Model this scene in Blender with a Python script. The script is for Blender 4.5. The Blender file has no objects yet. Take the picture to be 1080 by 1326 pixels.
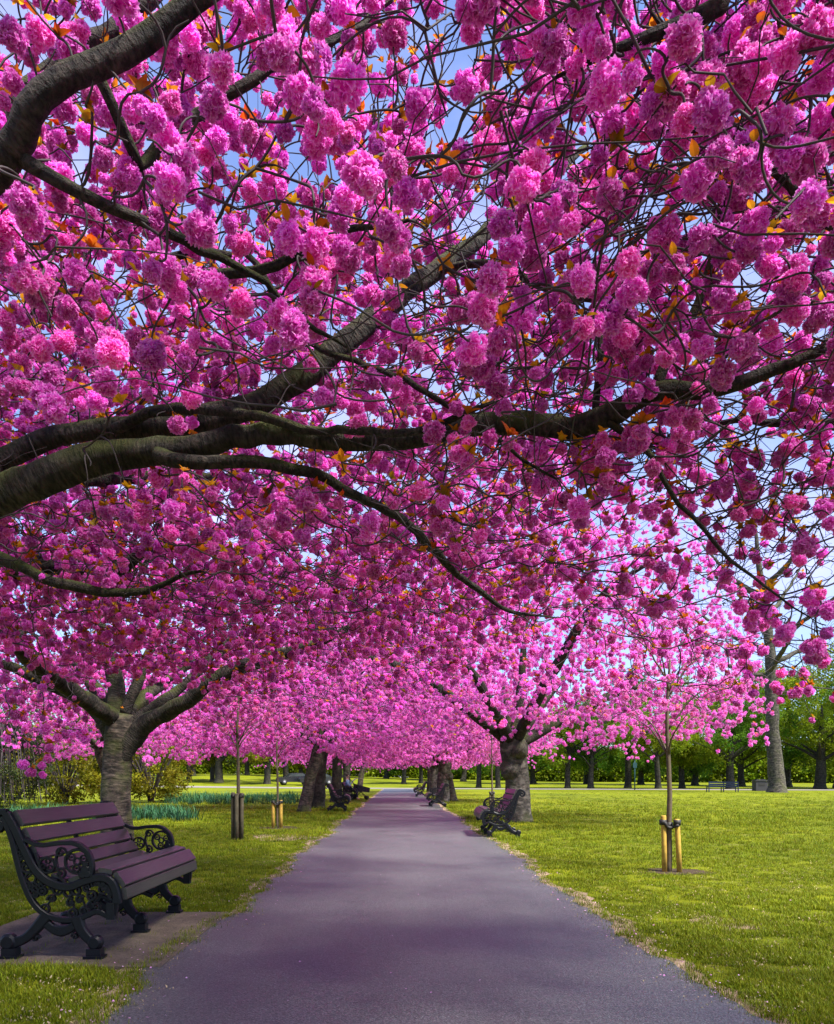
import bpy, math, random
import numpy as np
from mathutils import Vector, noise as mnoise

SC = bpy.context.scene
COL = SC.collection
CH, FPX, PX0, PY0 = 1.1, 960.0, 515.0, 1007.0      # camera height, focal length in photo pixels, vanishing point

# ------------------------------------------------------------------ camera
cam_d = bpy.data.cameras.new('camera')
cam = bpy.data.objects.new('camera', cam_d); COL.objects.link(cam)
cam.location = (0, 0, CH); cam.rotation_euler = (math.pi/2, 0, 0)
cam_d.sensor_fit = 'HORIZONTAL'; cam_d.sensor_width = 36
cam_d.lens = 36*FPX/1080
cam_d.shift_x = (540-PX0)/1080; cam_d.shift_y = (PY0-663)/1080
cam_d.clip_start = 0.05; cam_d.clip_end = 2500
SC.camera = cam

# ------------------------------------------------------------------ sky, sun, exposure
SUN_EL, SUN_AZ = math.radians(56), math.radians(128)  # azimuth from +Y towards +X
w = bpy.data.worlds.new('World'); SC.world = w; w.use_nodes = True
nt = w.node_tree; nt.nodes.clear()
out = nt.nodes.new('ShaderNodeOutputWorld'); bg = nt.nodes.new('ShaderNodeBackground')
sky = nt.nodes.new('ShaderNodeTexSky'); sky.sky_type = 'NISHITA'; sky.sun_disc = False
sky.sun_elevation = SUN_EL; sky.sun_rotation = SUN_AZ
sky.air_density = 1.0; sky.dust_density = 0.3; sky.ozone_density = 5.0
tc = nt.nodes.new('ShaderNodeTexCoord')
mp = nt.nodes.new('ShaderNodeMapping'); mp.inputs['Scale'].default_value = (1.0, 1.0, 1.8)
nz = nt.nodes.new('ShaderNodeTexNoise'); nz.inputs['Scale'].default_value = 1.9
nz.inputs['Detail'].default_value = 8; nz.inputs['Roughness'].default_value = 0.55
rp = nt.nodes.new('ShaderNodeValToRGB')
rp.color_ramp.elements[0].position = 0.44; rp.color_ramp.elements[0].color = (0.22,)*3+(1,)
rp.color_ramp.elements[1].position = 0.72; rp.color_ramp.elements[1].color = (0.85,)*3+(1,)
mx = nt.nodes.new('ShaderNodeMix'); mx.data_type = 'RGBA'
mx.inputs['B'].default_value = (3.9, 3.9, 6.5, 1)
L = nt.links.new
L(tc.outputs['Generated'], mp.inputs['Vector']); L(mp.outputs[0], nz.inputs['Vector'])
L(nz.outputs['Fac'], rp.inputs[0]); L(rp.outputs[0], mx.inputs['Factor'])
hsv = nt.nodes.new('ShaderNodeHueSaturation'); hsv.inputs['Saturation'].default_value = 1.25
L(sky.outputs[0], hsv.inputs['Color']); L(hsv.outputs[0], mx.inputs['A']); L(mx.outputs['Result'], bg.inputs['Color'])
bg.inputs['Strength'].default_value = 0.092
L(bg.outputs[0], out.inputs[0])
sd = bpy.data.lights.new('sun', 'SUN'); sun = bpy.data.objects.new('sun', sd); COL.objects.link(sun)
sd.energy = 4.6; sd.angle = math.radians(11); sd.color = (1.0, 0.95, 0.86)
sdir = Vector((math.sin(SUN_AZ)*math.cos(SUN_EL), math.cos(SUN_AZ)*math.cos(SUN_EL), math.sin(SUN_EL)))
sun.rotation_euler = sdir.to_track_quat('Z', 'Y').to_euler()
sun.location = (0, 0, 30)
vs = SC.view_settings
vs.view_transform = 'Standard'; vs.look = 'None'; vs.exposure = 1.55; vs.gamma = 1; vs.use_curve_mapping = False
SC.render.film_transparent = False
SC.cycles.max_bounces = 8; SC.cycles.diffuse_bounces = 5; SC.cycles.transmission_bounces = 5

rng = np.random.default_rng(11)
random.seed(5)

# ------------------------------------------------------------------ helpers
def P(x, y, Y):
    """point at distance Y in front of the camera that the photo shows at pixel (x, y)"""
    return np.array([(x-PX0)/FPX*Y, Y, CH+(PY0-y)/FPX*Y])

def tag(o, label=None, cat=None, group=None, kind=None):
    if label: o['label'] = label
    if cat: o['category'] = cat
    if group: o['group'] = group
    if kind: o['kind'] = kind
    return o

def empty(name, loc, rz=0, label=None, cat=None, group=None):
    o = bpy.data.objects.new(name, None); COL.objects.link(o)
    o.location = loc; o.rotation_euler = (0, 0, rz); o.empty_display_size = 0.2
    return tag(o, label, cat, group)

def link(name, me, parent=None, loc=(0, 0, 0), rot=(0, 0, 0), sc=1):
    o = bpy.data.objects.new(name, me); COL.objects.link(o)
    o.parent = parent; o.location = loc; o.rotation_euler = rot
    o.scale = (sc, sc, sc) if np.isscalar(sc) else sc
    return o

def dup(root, loc, rz=0, sc=1, label=None, parent=None):
    r = root.copy(); COL.objects.link(r)
    if parent is None:
        r.location = loc; r.rotation_euler = (0, 0, rz); r.scale = (sc, sc, sc)
    else: r.parent = parent
    if label: r['label'] = label
    for ch in list(root.children): dup(ch, None, parent=r)
    return r

class MB:
    """collects pieces of geometry for one mesh"""
    def __init__(s): s.v = []; s.f = []; s.n = 0; s.uv = {}; s.m = []; s.at = []
    def add(s, v, f, mat=0, tip=0.0):
        v = np.asarray(v, float).reshape(-1, 3)
        s.v.append(v); s.f += [tuple(i+s.n for i in q) for q in f]; s.m += [mat]*len(f)
        s.at.append(np.broadcast_to(np.asarray(tip, float), (len(v),)))
        s.n += len(v)
    def box(s, c, d, rot=None, mat=0):
        x, y, z = np.array(d)/2
        v = np.array([[a*x, b*y, e*z] for a in (-1, 1) for b in (-1, 1) for e in (-1, 1)])
        if rot is not None: v = v @ np.array(rot).T
        s.add(v+np.array(c), [(0,1,3,2),(4,6,7,5),(0,4,5,1),(2,3,7,6),(0,2,6,4),(1,5,7,3)], mat)
    def cyl(s, a, b, r0, r1=None, n=10, mat=0):
        v, f, _ = tube_arrays(np.array([a, b], float), np.array([r0, r0 if r1 is None else r1], float), n); s.add(v, f, mat)
    def mesh(s, name, mats, smooth=False, attr=None):
        me = bpy.data.meshes.new(name)
        v = np.vstack(s.v)
        me.from_pydata(v.tolist(), [], s.f)
        for m in mats: me.materials.append(m)
        if len(mats) > 1: me.polygons.foreach_set('material_index', s.m)
        if attr: me.attributes.new(attr, 'FLOAT', 'POINT').data.foreach_set('value', np.concatenate(s.at))
        if smooth: me.polygons.foreach_set('use_smooth', [True]*len(me.polygons))
        me.update(); return me

def quad_mesh(name, verts, quads, mats, smooth=True, uv=None, attrs=None):
    """fast all-quad mesh from arrays; uv per vertex"""
    me = bpy.data.meshes.new(name); nq = len(quads)
    me.vertices.add(len(verts)); me.vertices.foreach_set('co', np.ascontiguousarray(verts, np.float32).ravel())
    me.loops.add(nq*4); me.loops.foreach_set('vertex_index', np.ascontiguousarray(quads, np.int32).ravel())
    me.polygons.add(nq); me.polygons.foreach_set('loop_start', np.arange(0, nq*4, 4, dtype=np.int32))
    if smooth: me.polygons.foreach_set('use_smooth', np.ones(nq, bool))
    if uv is not None:
        l = me.uv_layers.new(name='UVMap'); l.data.foreach_set('uv', np.ascontiguousarray(uv[np.ravel(quads)], np.float32).ravel())
    for m in mats: me.materials.append(m)
    me.update(calc_edges=True); me.validate(); return me

def frames(p):
    t = np.gradient(p, axis=0); t /= np.linalg.norm(t, axis=1)[:, None]+1e-9
    a = np.array([0, 0, 1.]) if abs(t[0][2]) < .9 else np.array([1., 0, 0])
    n = np.cross(t[0], a); n /= np.linalg.norm(n); N = [n]
    for i in range(1, len(p)):
        n = N[-1]-t[i]*np.dot(N[-1], t[i]); n /= np.linalg.norm(n)+1e-9; N.append(n)
    N = np.array(N); return t, N, np.cross(t, N)

def tube_arrays(p, r, n=8, lump=0.0, seed=0, cap=True):
    t, N, B = frames(p); K = len(p)
    a = np.arange(n)*2*math.pi/n
    rr = np.repeat(r[:, None], n, 1)
    if lump:
        g = np.random.default_rng(seed)
        l = g.normal(0, 1, (K, n)); l = (l+np.roll(l, 1, 1)+np.roll(l, -1, 1))/1.7
        for _ in range(2): l[1:-1] = (l[:-2]+l[1:-1]+l[2:])/2.4
        rr = rr*(1+lump*l)
    v = p[:, None]+rr[..., None]*(np.cos(a)[None, :, None]*N[:, None]+np.sin(a)[None, :, None]*B[:, None])
    f = [(i*n+j, i*n+(j+1) % n, (i+1)*n+(j+1) % n, (i+1)*n+j) for i in range(K-1) for j in range(n)]
    v = v.reshape(-1, 3)
    al = np.concatenate([[0], np.cumsum(np.linalg.norm(np.diff(p, axis=0), axis=1))])
    uv = np.stack([np.tile(np.abs(np.arange(n)/n*2-1), K), np.repeat(al, n)], 1)
    if cap:
        f += [tuple(range(n-1, -1, -1)), tuple((K-1)*n+j for j in range(n))]
    return v, f, uv

def spline(pts, rad, step=0.12, wob=0.0, seed=0):
    pts = np.array(pts, float); rad = np.array(rad, float)
    q = np.vstack([2*pts[0]-pts[1], pts, 2*pts[-1]-pts[-2]])
    P_, R_ = [], []
    for i in range(len(pts)-1):
        a, b, c, d = q[i:i+4]; m = max(2, int(np.linalg.norm(c-b)/step))
        for k in range(m):
            t = k/m
            P_.append(.5*((2*b)+(-a+c)*t+(2*a-5*b+4*c-d)*t*t+(-a+3*b-3*c+d)*t**3)); R_.append(rad[i]*(1-t)+rad[i+1]*t)
    P_.append(pts[-1]); R_.append(rad[-1]); P_ = np.array(P_); R_ = np.array(R_)
    if wob:
        g = np.random.default_rng(seed); w_ = g.normal(0, wob, P_.shape); w_[0] = w_[-1] = 0
        w_[1:-1] = (w_[:-2]+w_[1:-1]+w_[2:])/2; P_ = P_+w_
    return P_, R_

def limb_mesh(name, pts, rad, mat, n=12, lump=.05, seed=0, step=.12, wob=.012):
    p, r = spline(pts, rad, step, wob, seed)
    v, f, uv = tube_arrays(p, r, n, lump, seed)
    me = bpy.data.meshes.new(name); me.from_pydata(v.tolist(), [], f)
    l = me.uv_layers.new(name='UVMap')
    idx = np.zeros(len(me.loops), np.int32); me.loops.foreach_get('vertex_index', idx)
    l.data.foreach_set('uv', uv[idx].astype(np.float32).ravel())
    me.materials.append(mat); me.polygons.foreach_set('use_smooth', [True]*len(me.polygons)); me.update()
    return me, p, r

# ------------------------------------------------------------------ materials
def mat(name, build, rough=0.8, spec=0.3):
    m = bpy.data.materials.new(name); m.use_nodes = True; t = m.node_tree
    b = t.nodes['Principled BSDF']; b.inputs['Roughness'].default_value = rough
    b.inputs['Specular IOR Level'].default_value = spec
    build(t, b, t.nodes.new, t.links.new); return m

def ramp(new, stops):
    r = new('ShaderNodeValToRGB'); e = r.color_ramp.elements
    while len(e) < len(stops): e.new(.5)
    for i, (p_, c) in enumerate(stops): e[i].position = p_; e[i].color = tuple(c)+(1,)
    return r
def noise(new, link, scale, detail=4, rough=.55, vec=None):
    n = new('ShaderNodeTexNoise'); n.inputs['Scale'].default_value = scale; n.inputs['Detail'].default_value = detail
    n.inputs['Roughness'].default_value = rough
    if vec is not None: link(vec, n.inputs['Vector'])
    return n
def bump(new, link, b, h, strength, dist):
    k = new('ShaderNodeBump'); k.inputs['Strength'].default_value = strength; k.inputs['Distance'].default_value = dist
    link(h, k.inputs['Height']); link(k.outputs[0], b.inputs['Normal'])
def mix(new, link, a, b_, fac, mode='MIX'):
    m = new('ShaderNodeMix'); m.data_type = 'RGBA'; m.blend_type = mode
    for s, v in (('A', a), ('B', b_), ('Factor', fac)):
        i = [x for x in m.inputs if x.name == s and x.type == ('VALUE' if s == 'Factor' else 'RGBA')][0]
        if hasattr(v, 'is_linked'): link(v, i)
        else: i.default_value = v if s == 'Factor' else tuple(v)+(1,)
    return [x for x in m.outputs if x.type == 'RGBA'][0]
def obj_co(new): return new('ShaderNodeTexCoord').outputs['Object']

def thin(name, stops, attr='tip', trans=.35, rnd=.25, rough=.6, hue=.02, geo_rand=False):
    """petals and leaves: pigment along the blade, light shining through"""
    m = bpy.data.materials.new(name); m.use_nodes = True; t = m.node_tree; new, lk = t.nodes.new, t.links.new
    t.nodes.clear(); o = new('ShaderNodeOutputMaterial')
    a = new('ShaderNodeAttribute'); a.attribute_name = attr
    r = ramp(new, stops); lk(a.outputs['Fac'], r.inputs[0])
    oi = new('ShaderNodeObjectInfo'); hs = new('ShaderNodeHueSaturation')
    src = oi.outputs['Random']
    if geo_rand: src = new('ShaderNodeNewGeometry').outputs['Random Per Island']
    mr = new('ShaderNodeMapRange'); mr.inputs['To Min'].default_value = 1-rnd; mr.inputs['To Max'].default_value = 1+rnd
    lk(src, mr.inputs['Value']); lk(mr.outputs[0], hs.inputs['Value'])
    mr2 = new('ShaderNodeMapRange'); mr2.inputs['To Min'].default_value = .5-hue; mr2.inputs['To Max'].default_value = .5+hue
    ml = new('ShaderNodeMath'); ml.operation = 'MULTIPLY'; ml.inputs[1].default_value = 7.31
    fr = new('ShaderNodeMath'); fr.operation = 'FRACT'
    lk(src, ml.inputs[0]); lk(ml.outputs[0], fr.inputs[0]); lk(fr.outputs[0], mr2.inputs['Value']); lk(mr2.outputs[0], hs.inputs['Hue'])
    lk(r.outputs[0], hs.inputs['Color'])
    d = new('ShaderNodeBsdfPrincipled'); d.inputs['Roughness'].default_value = rough; d.inputs['Specular IOR Level'].default_value = .2
    tr = new('ShaderNodeBsdfTranslucent'); ms = new('ShaderNodeMixShader'); ms.inputs[0].default_value = trans
    lk(hs.outputs[0], d.inputs['Base Color']); lk(hs.outputs[0], tr.inputs['Color'])
    lk(d.outputs[0], ms.inputs[1]); lk(tr.outputs[0], ms.inputs[2]); lk(ms.outputs[0], o.inputs[0]); return m

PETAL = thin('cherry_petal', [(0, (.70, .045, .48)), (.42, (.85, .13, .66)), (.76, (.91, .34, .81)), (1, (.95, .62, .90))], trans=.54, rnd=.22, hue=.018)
PETAL_MID = thin('sunlit_cherry_petal', [(0, (.72, .065, .50)), (.4, (.87, .20, .70)), (.76, (.92, .47, .84)), (1, (.95, .70, .91))], trans=.52, rnd=.16)  # paler petal copy: sunlight and highlights put into the farther trees' colour
PETAL_PALE = thin('pale_cherry_petal', [(0, (.68, .06, .42)), (.5, (.84, .24, .64)), (1, (.94, .62, .86))], trans=.4, rnd=.15)
LEAF_BRONZE = thin('bronze_leaf', [(0, (.34, .17, .010)), (.6, (.56, .22, .010)), (1, (.54, .14, .012))], trans=.55, rnd=.45, hue=.04, rough=.45)
LEAF_GREEN = thin('fresh_green_leaf', [(0, (.065, .145, .008)), (1, (.115, .22, .012))], trans=.55, rnd=.5, hue=.02)
LEAF_LIME = thin('lime_leaf', [(0, (.14, .20, .006)), (1, (.25, .32, .010))], trans=.55, rnd=.4, hue=.02)
LEAF_OLIVE = thin('olive_leaf', [(0, (.13, .125, .006)), (1, (.24, .22, .010))], trans=.5, rnd=.5)
LEAF_DARK = thin('dark_leaf', [(0, (.022, .035, .010)), (1, (.045, .06, .012))], trans=.2, rnd=.5)
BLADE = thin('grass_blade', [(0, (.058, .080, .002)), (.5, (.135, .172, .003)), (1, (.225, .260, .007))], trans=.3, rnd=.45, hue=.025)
STRAW = thin('dry_straw', [(0, (.30, .22, .10)), (1, (.48, .38, .22))], trans=.1, rnd=.4)
DAFF = thin('daffodil_leaf', [(0, (.015, .045, .015)), (.6, (.025, .095, .040)), (1, (.05, .15, .055))], trans=.25, rnd=.6, hue=.03)

def bark_b(c1, c2, moss, band, bumpd=.02):
    def f(t, b, new, lk):
        uv = new('ShaderNodeUVMap').outputs[0]
        m = new('ShaderNodeMapping'); m.inputs['Scale'].default_value = (1.2, band, 1); lk(uv, m.inputs['Vector'])
        n1 = noise(new, lk, 3.0, 6, .6, m.outputs[0])
        co = obj_co(new); n2 = noise(new, lk, 7.0, 6, .6, co); n3 = noise(new, lk, 2.2, 3, .5, co)
        r1 = ramp(new, [(.40, c1), (.62, c2)]); lk(n1.outputs['Fac'], r1.inputs[0])
        r2 = ramp(new, [(.40, (.5,)*3), (.62, (1.35,)*3)]); lk(n2.outputs['Fac'], r2.inputs[0])
        c = mix(new, lk, r1.outputs[0], r2.outputs[0], 1.0, 'MULTIPLY')
        g = new('ShaderNodeNewGeometry'); s = new('ShaderNodeSeparateXYZ'); lk(g.outputs['Normal'], s.inputs[0])
        ad = new('ShaderNodeMath'); ad.operation = 'ADD'; lk(n3.outputs['Fac'], ad.inputs[0])
        mu = new('ShaderNodeMath'); mu.operation = 'MULTIPLY'; mu.inputs[1].default_value = .22; lk(s.outputs['Z'], mu.inputs[0]); lk(mu.outputs[0], ad.inputs[1])
        rm = ramp(new, [(.5, (0,)*3), (.72, (moss,)*3)]); lk(ad.outputs[0], rm.inputs[0])
        c = mix(new, lk, c, (.060, .072, .012), rm.outputs[0]); lk(c, b.inputs['Base Color'])
        av = new('ShaderNodeMath'); av.operation = 'ADD'; lk(n1.outputs['Fac'], av.inputs[0]); lk(n2.outputs['Fac'], av.inputs[1])
        bump(new, lk, b, av.outputs[0], 1.0, bumpd*1.5)
    return f
BARK = mat('cherry_bark', bark_b((.022, .017, .014), (.100, .076, .060), .9, 7), .85)
BARK_LIMB = mat('mossy_limb_bark', bark_b((.012, .010, .009), (.062, .050, .040), .95, 16, .03), .85)
BARK_GREY = mat('grey_bark', bark_b((.036, .031, .025), (.110, .097, .074), .4, 3.5), .9)
BARK_BURR = mat('burred_bark', bark_b((.042, .036, .030), (.150, .130, .105), .5, 3), .9)
BARK_DARK = mat('dark_bark', bark_b((.018, .016, .012), (.05, .043, .034), .3, 3), .9)
TWIG = mat('twig_bark', lambda t, b, n, l: b.inputs.__getitem__('Base Color').__setattr__('default_value', (.040, .030, .032, 1)), .7)
TWIG_PALE = mat('bare_twig', lambda t, b, n, l: b.inputs.__getitem__('Base Color').__setattr__('default_value', (.055, .05, .045, 1)), .8)

def lawn_b(t, b, new, lk):
    co = obj_co(new)
    n1 = noise(new, lk, .16, 5, .6, co); n2 = noise(new, lk, 1.7, 6, .65, co); n3 = noise(new, lk, 34, 4, .7, co)
    m = new('ShaderNodeMapping'); m.inputs['Scale'].default_value = (.25, 1.6, 1); lk(co, m.inputs['Vector'])
    n4 = noise(new, lk, .55, 5, .6, m.outputs[0])
    r1 = ramp(new, [(.30, (.100, .128, .003)), (.55, (.175, .200, .003)), (.75, (.235, .260, .005))]); lk(n1.outputs['Fac'], r1.inputs[0])
    r4 = ramp(new, [(.34, (.62, .70, .7)), (.62, (1.15, 1.1, 1))]); lk(n4.outputs['Fac'], r4.inputs[0])
    c = mix(new, lk, r1.outputs[0], r4.outputs[0], 1.0, 'MULTIPLY')
    r3 = ramp(new, [(.3, (.45, .5, .45)), (.72, (1.35, 1.3, 1.3))]); lk(n3.outputs['Fac'], r3.inputs[0])
    c = mix(new, lk, c, r3.outputs[0], 1.0, 'MULTIPLY')
    r2 = ramp(new, [(.57, (0, 0, 0)), (.70, (.8,)*3)]); lk(n2.outputs['Fac'], r2.inputs[0])
    c = mix(new, lk, c, (.20, .155, .065), r2.outputs[0]); lk(c, b.inputs['Base Color'])
    bump(new, lk, b, n3.outputs['Fac'], 1.0, .03)
LAWN = mat('lawn', lawn_b, .9, .1)

def asphalt_b(t, b, new, lk):
    co = obj_co(new)
    v = new('ShaderNodeTexVoronoi'); v.inputs['Scale'].default_value = 95; lk(co, v.inputs['Vector'])
    n1 = noise(new, lk, 110, 4, .8, co); n2 = noise(new, lk, .6, 5, .6, co)
    m = new('ShaderNodeMapping'); m.inputs['Scale'].default_value = (1.6, .12, 1); lk(co, m.inputs['Vector'])
    n3 = noise(new, lk, 1.0, 4, .6, m.outputs[0])
    r = ramp(new, [(.36, (.024, .024, .024)), (.5, (.056, .058, .059)), (.66, (.175, .175, .175))]); lk(n1.outputs['Fac'], r.inputs[0])
    r2 = ramp(new, [(.3, (.80,)*3), (.7, (1.2,)*3)]); lk(n2.outputs['Fac'], r2.inputs[0])
    r3 = ramp(new, [(.3, (.88,)*3), (.7, (1.14,)*3)]); lk(n3.outputs['Fac'], r3.inputs[0])
    c = mix(new, lk, r.outputs[0], r2.outputs[0], 1.0, 'MULTIPLY'); c = mix(new, lk, c, r3.outputs[0], 1.0, 'MULTIPLY')
    lk(c, b.inputs['Base Color'])
    ad = new('ShaderNodeMath'); ad.operation = 'ADD'; lk(v.outputs['Distance'], ad.inputs[0]); lk(n1.outputs['Fac'], ad.inputs[1])
    bump(new, lk, b, ad.outputs[0], .55, .006)
ASPHALT = mat('path_asphalt', asphalt_b, .48, .6)

def soil_b(c1, c2, s=9):
    def f(t, b, new, lk):
        co = obj_co(new); n1 = noise(new, lk, s, 6, .65, co); n2 = noise(new, lk, 80, 4, .7, co)
        r = ramp(new, [(.3, c1), (.7, c2)]); lk(n1.outputs['Fac'], r.inputs[0])
        r2 = ramp(new, [(.3, (.6,)*3), (.7, (1.3,)*3)]); lk(n2.outputs['Fac'], r2.inputs[0])
        lk(mix(new, lk, r.outputs[0], r2.outputs[0], 1.0, 'MULTIPLY'), b.inputs['Base Color'])
        bump(new, lk, b, n2.outputs['Fac'], .8, .012)
    return f
VERGE = mat('sandy_verge', soil_b((.17, .115, .075), (.40, .29, .20), 5), .95, .1)
PAD = mat('gritty_pad', soil_b((.085, .065, .048), (.175, .135, .098), 5), .9, .2)
SOIL = mat('bare_soil', soil_b((.030, .022, .014), (.085, .060, .036)), .95, .1)
ROAD = mat('pale_road', soil_b((.16, .14, .13), (.26, .23, .21), 2), .9, .2)

def flat(name, c, rough, spec=.4, var=.25, s=30, metal=0):
    def f(t, b, new, lk):
        n = noise(new, lk, s, 5, .6, obj_co(new))
        r = ramp(new, [(.3, [x*(1-var) for x in c]), (.7, [x*(1+var) for x in c])]); lk(n.outputs['Fac'], r.inputs[0])
        lk(r.outputs[0], b.inputs['Base Color']); b.inputs['Metallic'].default_value = metal
        bump(new, lk, b, n.outputs['Fac'], .25, .002)
    return mat(name, f, rough, spec)
IRON = flat('black_painted_iron', (.0035, .004, .007), .45, .28, .4, 60)
def slat_b(t, b, new, lk):
    co = obj_co(new); m = new('ShaderNodeMapping'); m.inputs['Scale'].default_value = (40, 1.6, 40); lk(co, m.inputs['Vector'])
    n = noise(new, lk, 3, 3, .5, m.outputs[0]); n2 = noise(new, lk, 8, 4, .6, co)
    r = ramp(new, [(.30, (.025, .022, .021)), (.7, (.052, .046, .043))]); lk(n.outputs['Fac'], r.inputs[0])
    lk(r.outputs[0], b.inputs['Base Color'])
    b.inputs['Roughness'].default_value = .36
    bump(new, lk, b, n.outputs['Fac'], .12, .001)
SLAT = mat('varnished_slat', slat_b, .3, .55)
STAKE_Y = flat('yellow_stake_wood', (.42, .27, .05), .8, .2, .3, 14)
STAKE_D = flat('weathered_stake_wood', (.10, .085, .055), .85, .2, .35, 14)
RUBBER = flat('dark_rubber', (.02, .018, .016), .6)
SAPBARK = flat('sapling_bark', (.10, .075, .045), .7, .3, .3, 20)
NAVY = flat('navy_paint', (.012, .02, .05), .4)
TEAL = flat('dark_teal_paint', (.012, .055, .06), .6)
GREYM = flat('grey_metal', (.2, .2, .21), .5)
BINM = flat('dark_bin_paint', (.03, .028, .03), .6)
CARP = flat('black_car_paint', (.012, .013, .016), .2, .6)
GLASS = flat('dark_window_glass', (.02, .03, .035), .08, .8)
CLOTHB = flat('pale_blue_cloth', (.25, .42, .55), .9)
CLOTHD = flat('dark_cloth', (.02, .02, .03), .9)
SKIN = flat('skin', (.45, .27, .2), .6)
HAIR = flat('brown_hair', (.05, .03, .02), .7)
CREAM = flat('cream_cloth', (.5, .42, .36), .9)

# ------------------------------------------------------------------ scattering (for masses nobody could count)
_GN = {}
def gn_group(k):
    if k in _GN: return _GN[k]
    g = bpy.data.node_groups.new('scatter', 'GeometryNodeTree')
    g.interface.new_socket('Geometry', in_out='INPUT', socket_type='NodeSocketGeometry')
    g.interface.new_socket('Geometry', in_out='OUTPUT', socket_type='NodeSocketGeometry')
    new, lk = g.nodes.new, g.links.new
    gi, go = new('NodeGroupInput'), new('NodeGroupOutput')
    def attr(n, ty):
        a = new('GeometryNodeInputNamedAttribute'); a.data_type = ty; a.inputs['Name'].default_value = n
        return [o for o in a.outputs if o.enabled and o.name == 'Attribute'][0]
    tv = attr('tv', 'INT')
    def pick(val):
        c = new('FunctionNodeCompare'); c.data_type = 'INT'; c.operation = 'EQUAL'
        ins = [i for i in c.inputs if i.enabled]; lk(tv, ins[0]); ins[1].default_value = val
        s = new('GeometryNodeSeparateGeometry'); s.domain = 'POINT'
        lk(gi.outputs[0], s.inputs['Geometry']); lk(c.outputs[0], s.inputs['Selection']); return s.outputs['Selection']
    j = new('GeometryNodeJoinGeometry')
    for i in range(k):
        ti = new('GeometryNodeGeometryToInstance'); lk(pick(i), ti.inputs[0]); lk(ti.outputs[0], j.inputs[0])
    ip = new('GeometryNodeInstanceOnPoints'); lk(pick(-1), ip.inputs['Points']); lk(j.outputs[0], ip.inputs['Instance'])
    ip.inputs['Pick Instance'].default_value = True; lk(attr('var', 'INT'), ip.inputs['Instance Index'])
    er = new('FunctionNodeEulerToRotation'); lk(attr('rot', 'FLOAT_VECTOR'), er.inputs[0]); lk(er.outputs[0], ip.inputs['Rotation'])
    lk(attr('sc', 'FLOAT'), ip.inputs['Scale']); lk(ip.outputs[0], go.inputs[0])
    _GN[k] = g; return g

def scatter(name, templates, pts, rot, sc, mats, parent=None, var=None, loc=(0, 0, 0)):
    """templates: list of (verts, faces, tip, matidx)"""
    pts = np.asarray(pts, float); n = len(pts); k = len(templates)
    if var is None: var = rng.integers(0, k, n)
    V, F, tip, tv, MI = [], [], [], [], []; off = 0
    for i, (v, f, t, mi) in enumerate(templates):
        V.append(v); F += [tuple(a+off for a in q) for q in f]; tip.append(t); tv.append(np.full(len(v), i)); MI += list(mi); off += len(v)
    V.append(pts); tip.append(np.zeros(n)); tv.append(np.full(n, -1))
    me = bpy.data.meshes.new(name); me.from_pydata(np.vstack(V).tolist(), [], F)
    N = len(me.vertices); z = N-n
    me.attributes.new('tip', 'FLOAT', 'POINT').data.foreach_set('value', np.concatenate(tip).astype(np.float32))
    me.attributes.new('tv', 'INT', 'POINT').data.foreach_set('value', np.concatenate(tv).astype(np.int32))
    me.attributes.new('var', 'INT', 'POINT').data.foreach_set('value', np.concatenate([np.zeros(z), var]).astype(np.int32))
    me.attributes.new('sc', 'FLOAT', 'POINT').data.foreach_set('value', np.concatenate([np.ones(z), np.broadcast_to(sc, (n,))]).astype(np.float32))
    me.attributes.new('rot', 'FLOAT_VECTOR', 'POINT').data.foreach_set('vector', np.vstack([np.zeros((z, 3)), rot]).astype(np.float32).ravel())
    for m in mats: me.materials.append(m)
    me.polygons.foreach_set('material_index', MI); me.update()
    o = link(name, me, parent, loc); o['kind'] = 'stuff'
    md = o.modifiers.new('scatter', 'NODES'); md.node_group = gn_group(k)
    return o

def rot_euler(n, tilt=math.pi):
    return np.stack([rng.uniform(-tilt, tilt, n), rng.uniform(-tilt, tilt, n), rng.uniform(-math.pi, math.pi, n)], 1)

# ------------------------------------------------------------------ plant templates
def basis(d):
    d = d/np.linalg.norm(d); a = np.array([0, 0, 1.]) if abs(d[2]) < .9 else np.array([1., 0, 0])
    u = np.cross(d, a); u /= np.linalg.norm(u); return u, np.cross(d, u), d

def petal(o, u, v, d, l, wd, curl):
    """notched petal: u sideways, v the way its face looks, d the way it grows"""
    m = o+d*l*.55+v*curl*l*.25; e = o+d*l+v*curl*l*.05
    return np.array([o, m-u*wd*.5+v*l*.08, m-v*l*.06, m+u*wd*.5+v*l*.08, e-u*wd*.36, e-d*l*.16-v*l*.05, e+u*wd*.36]), [(0, 2, 1), (0, 3, 2), (1, 2, 5, 4), (2, 3, 6, 5)], np.array([0, .5, .4, .5, 1, .8, 1])

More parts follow.
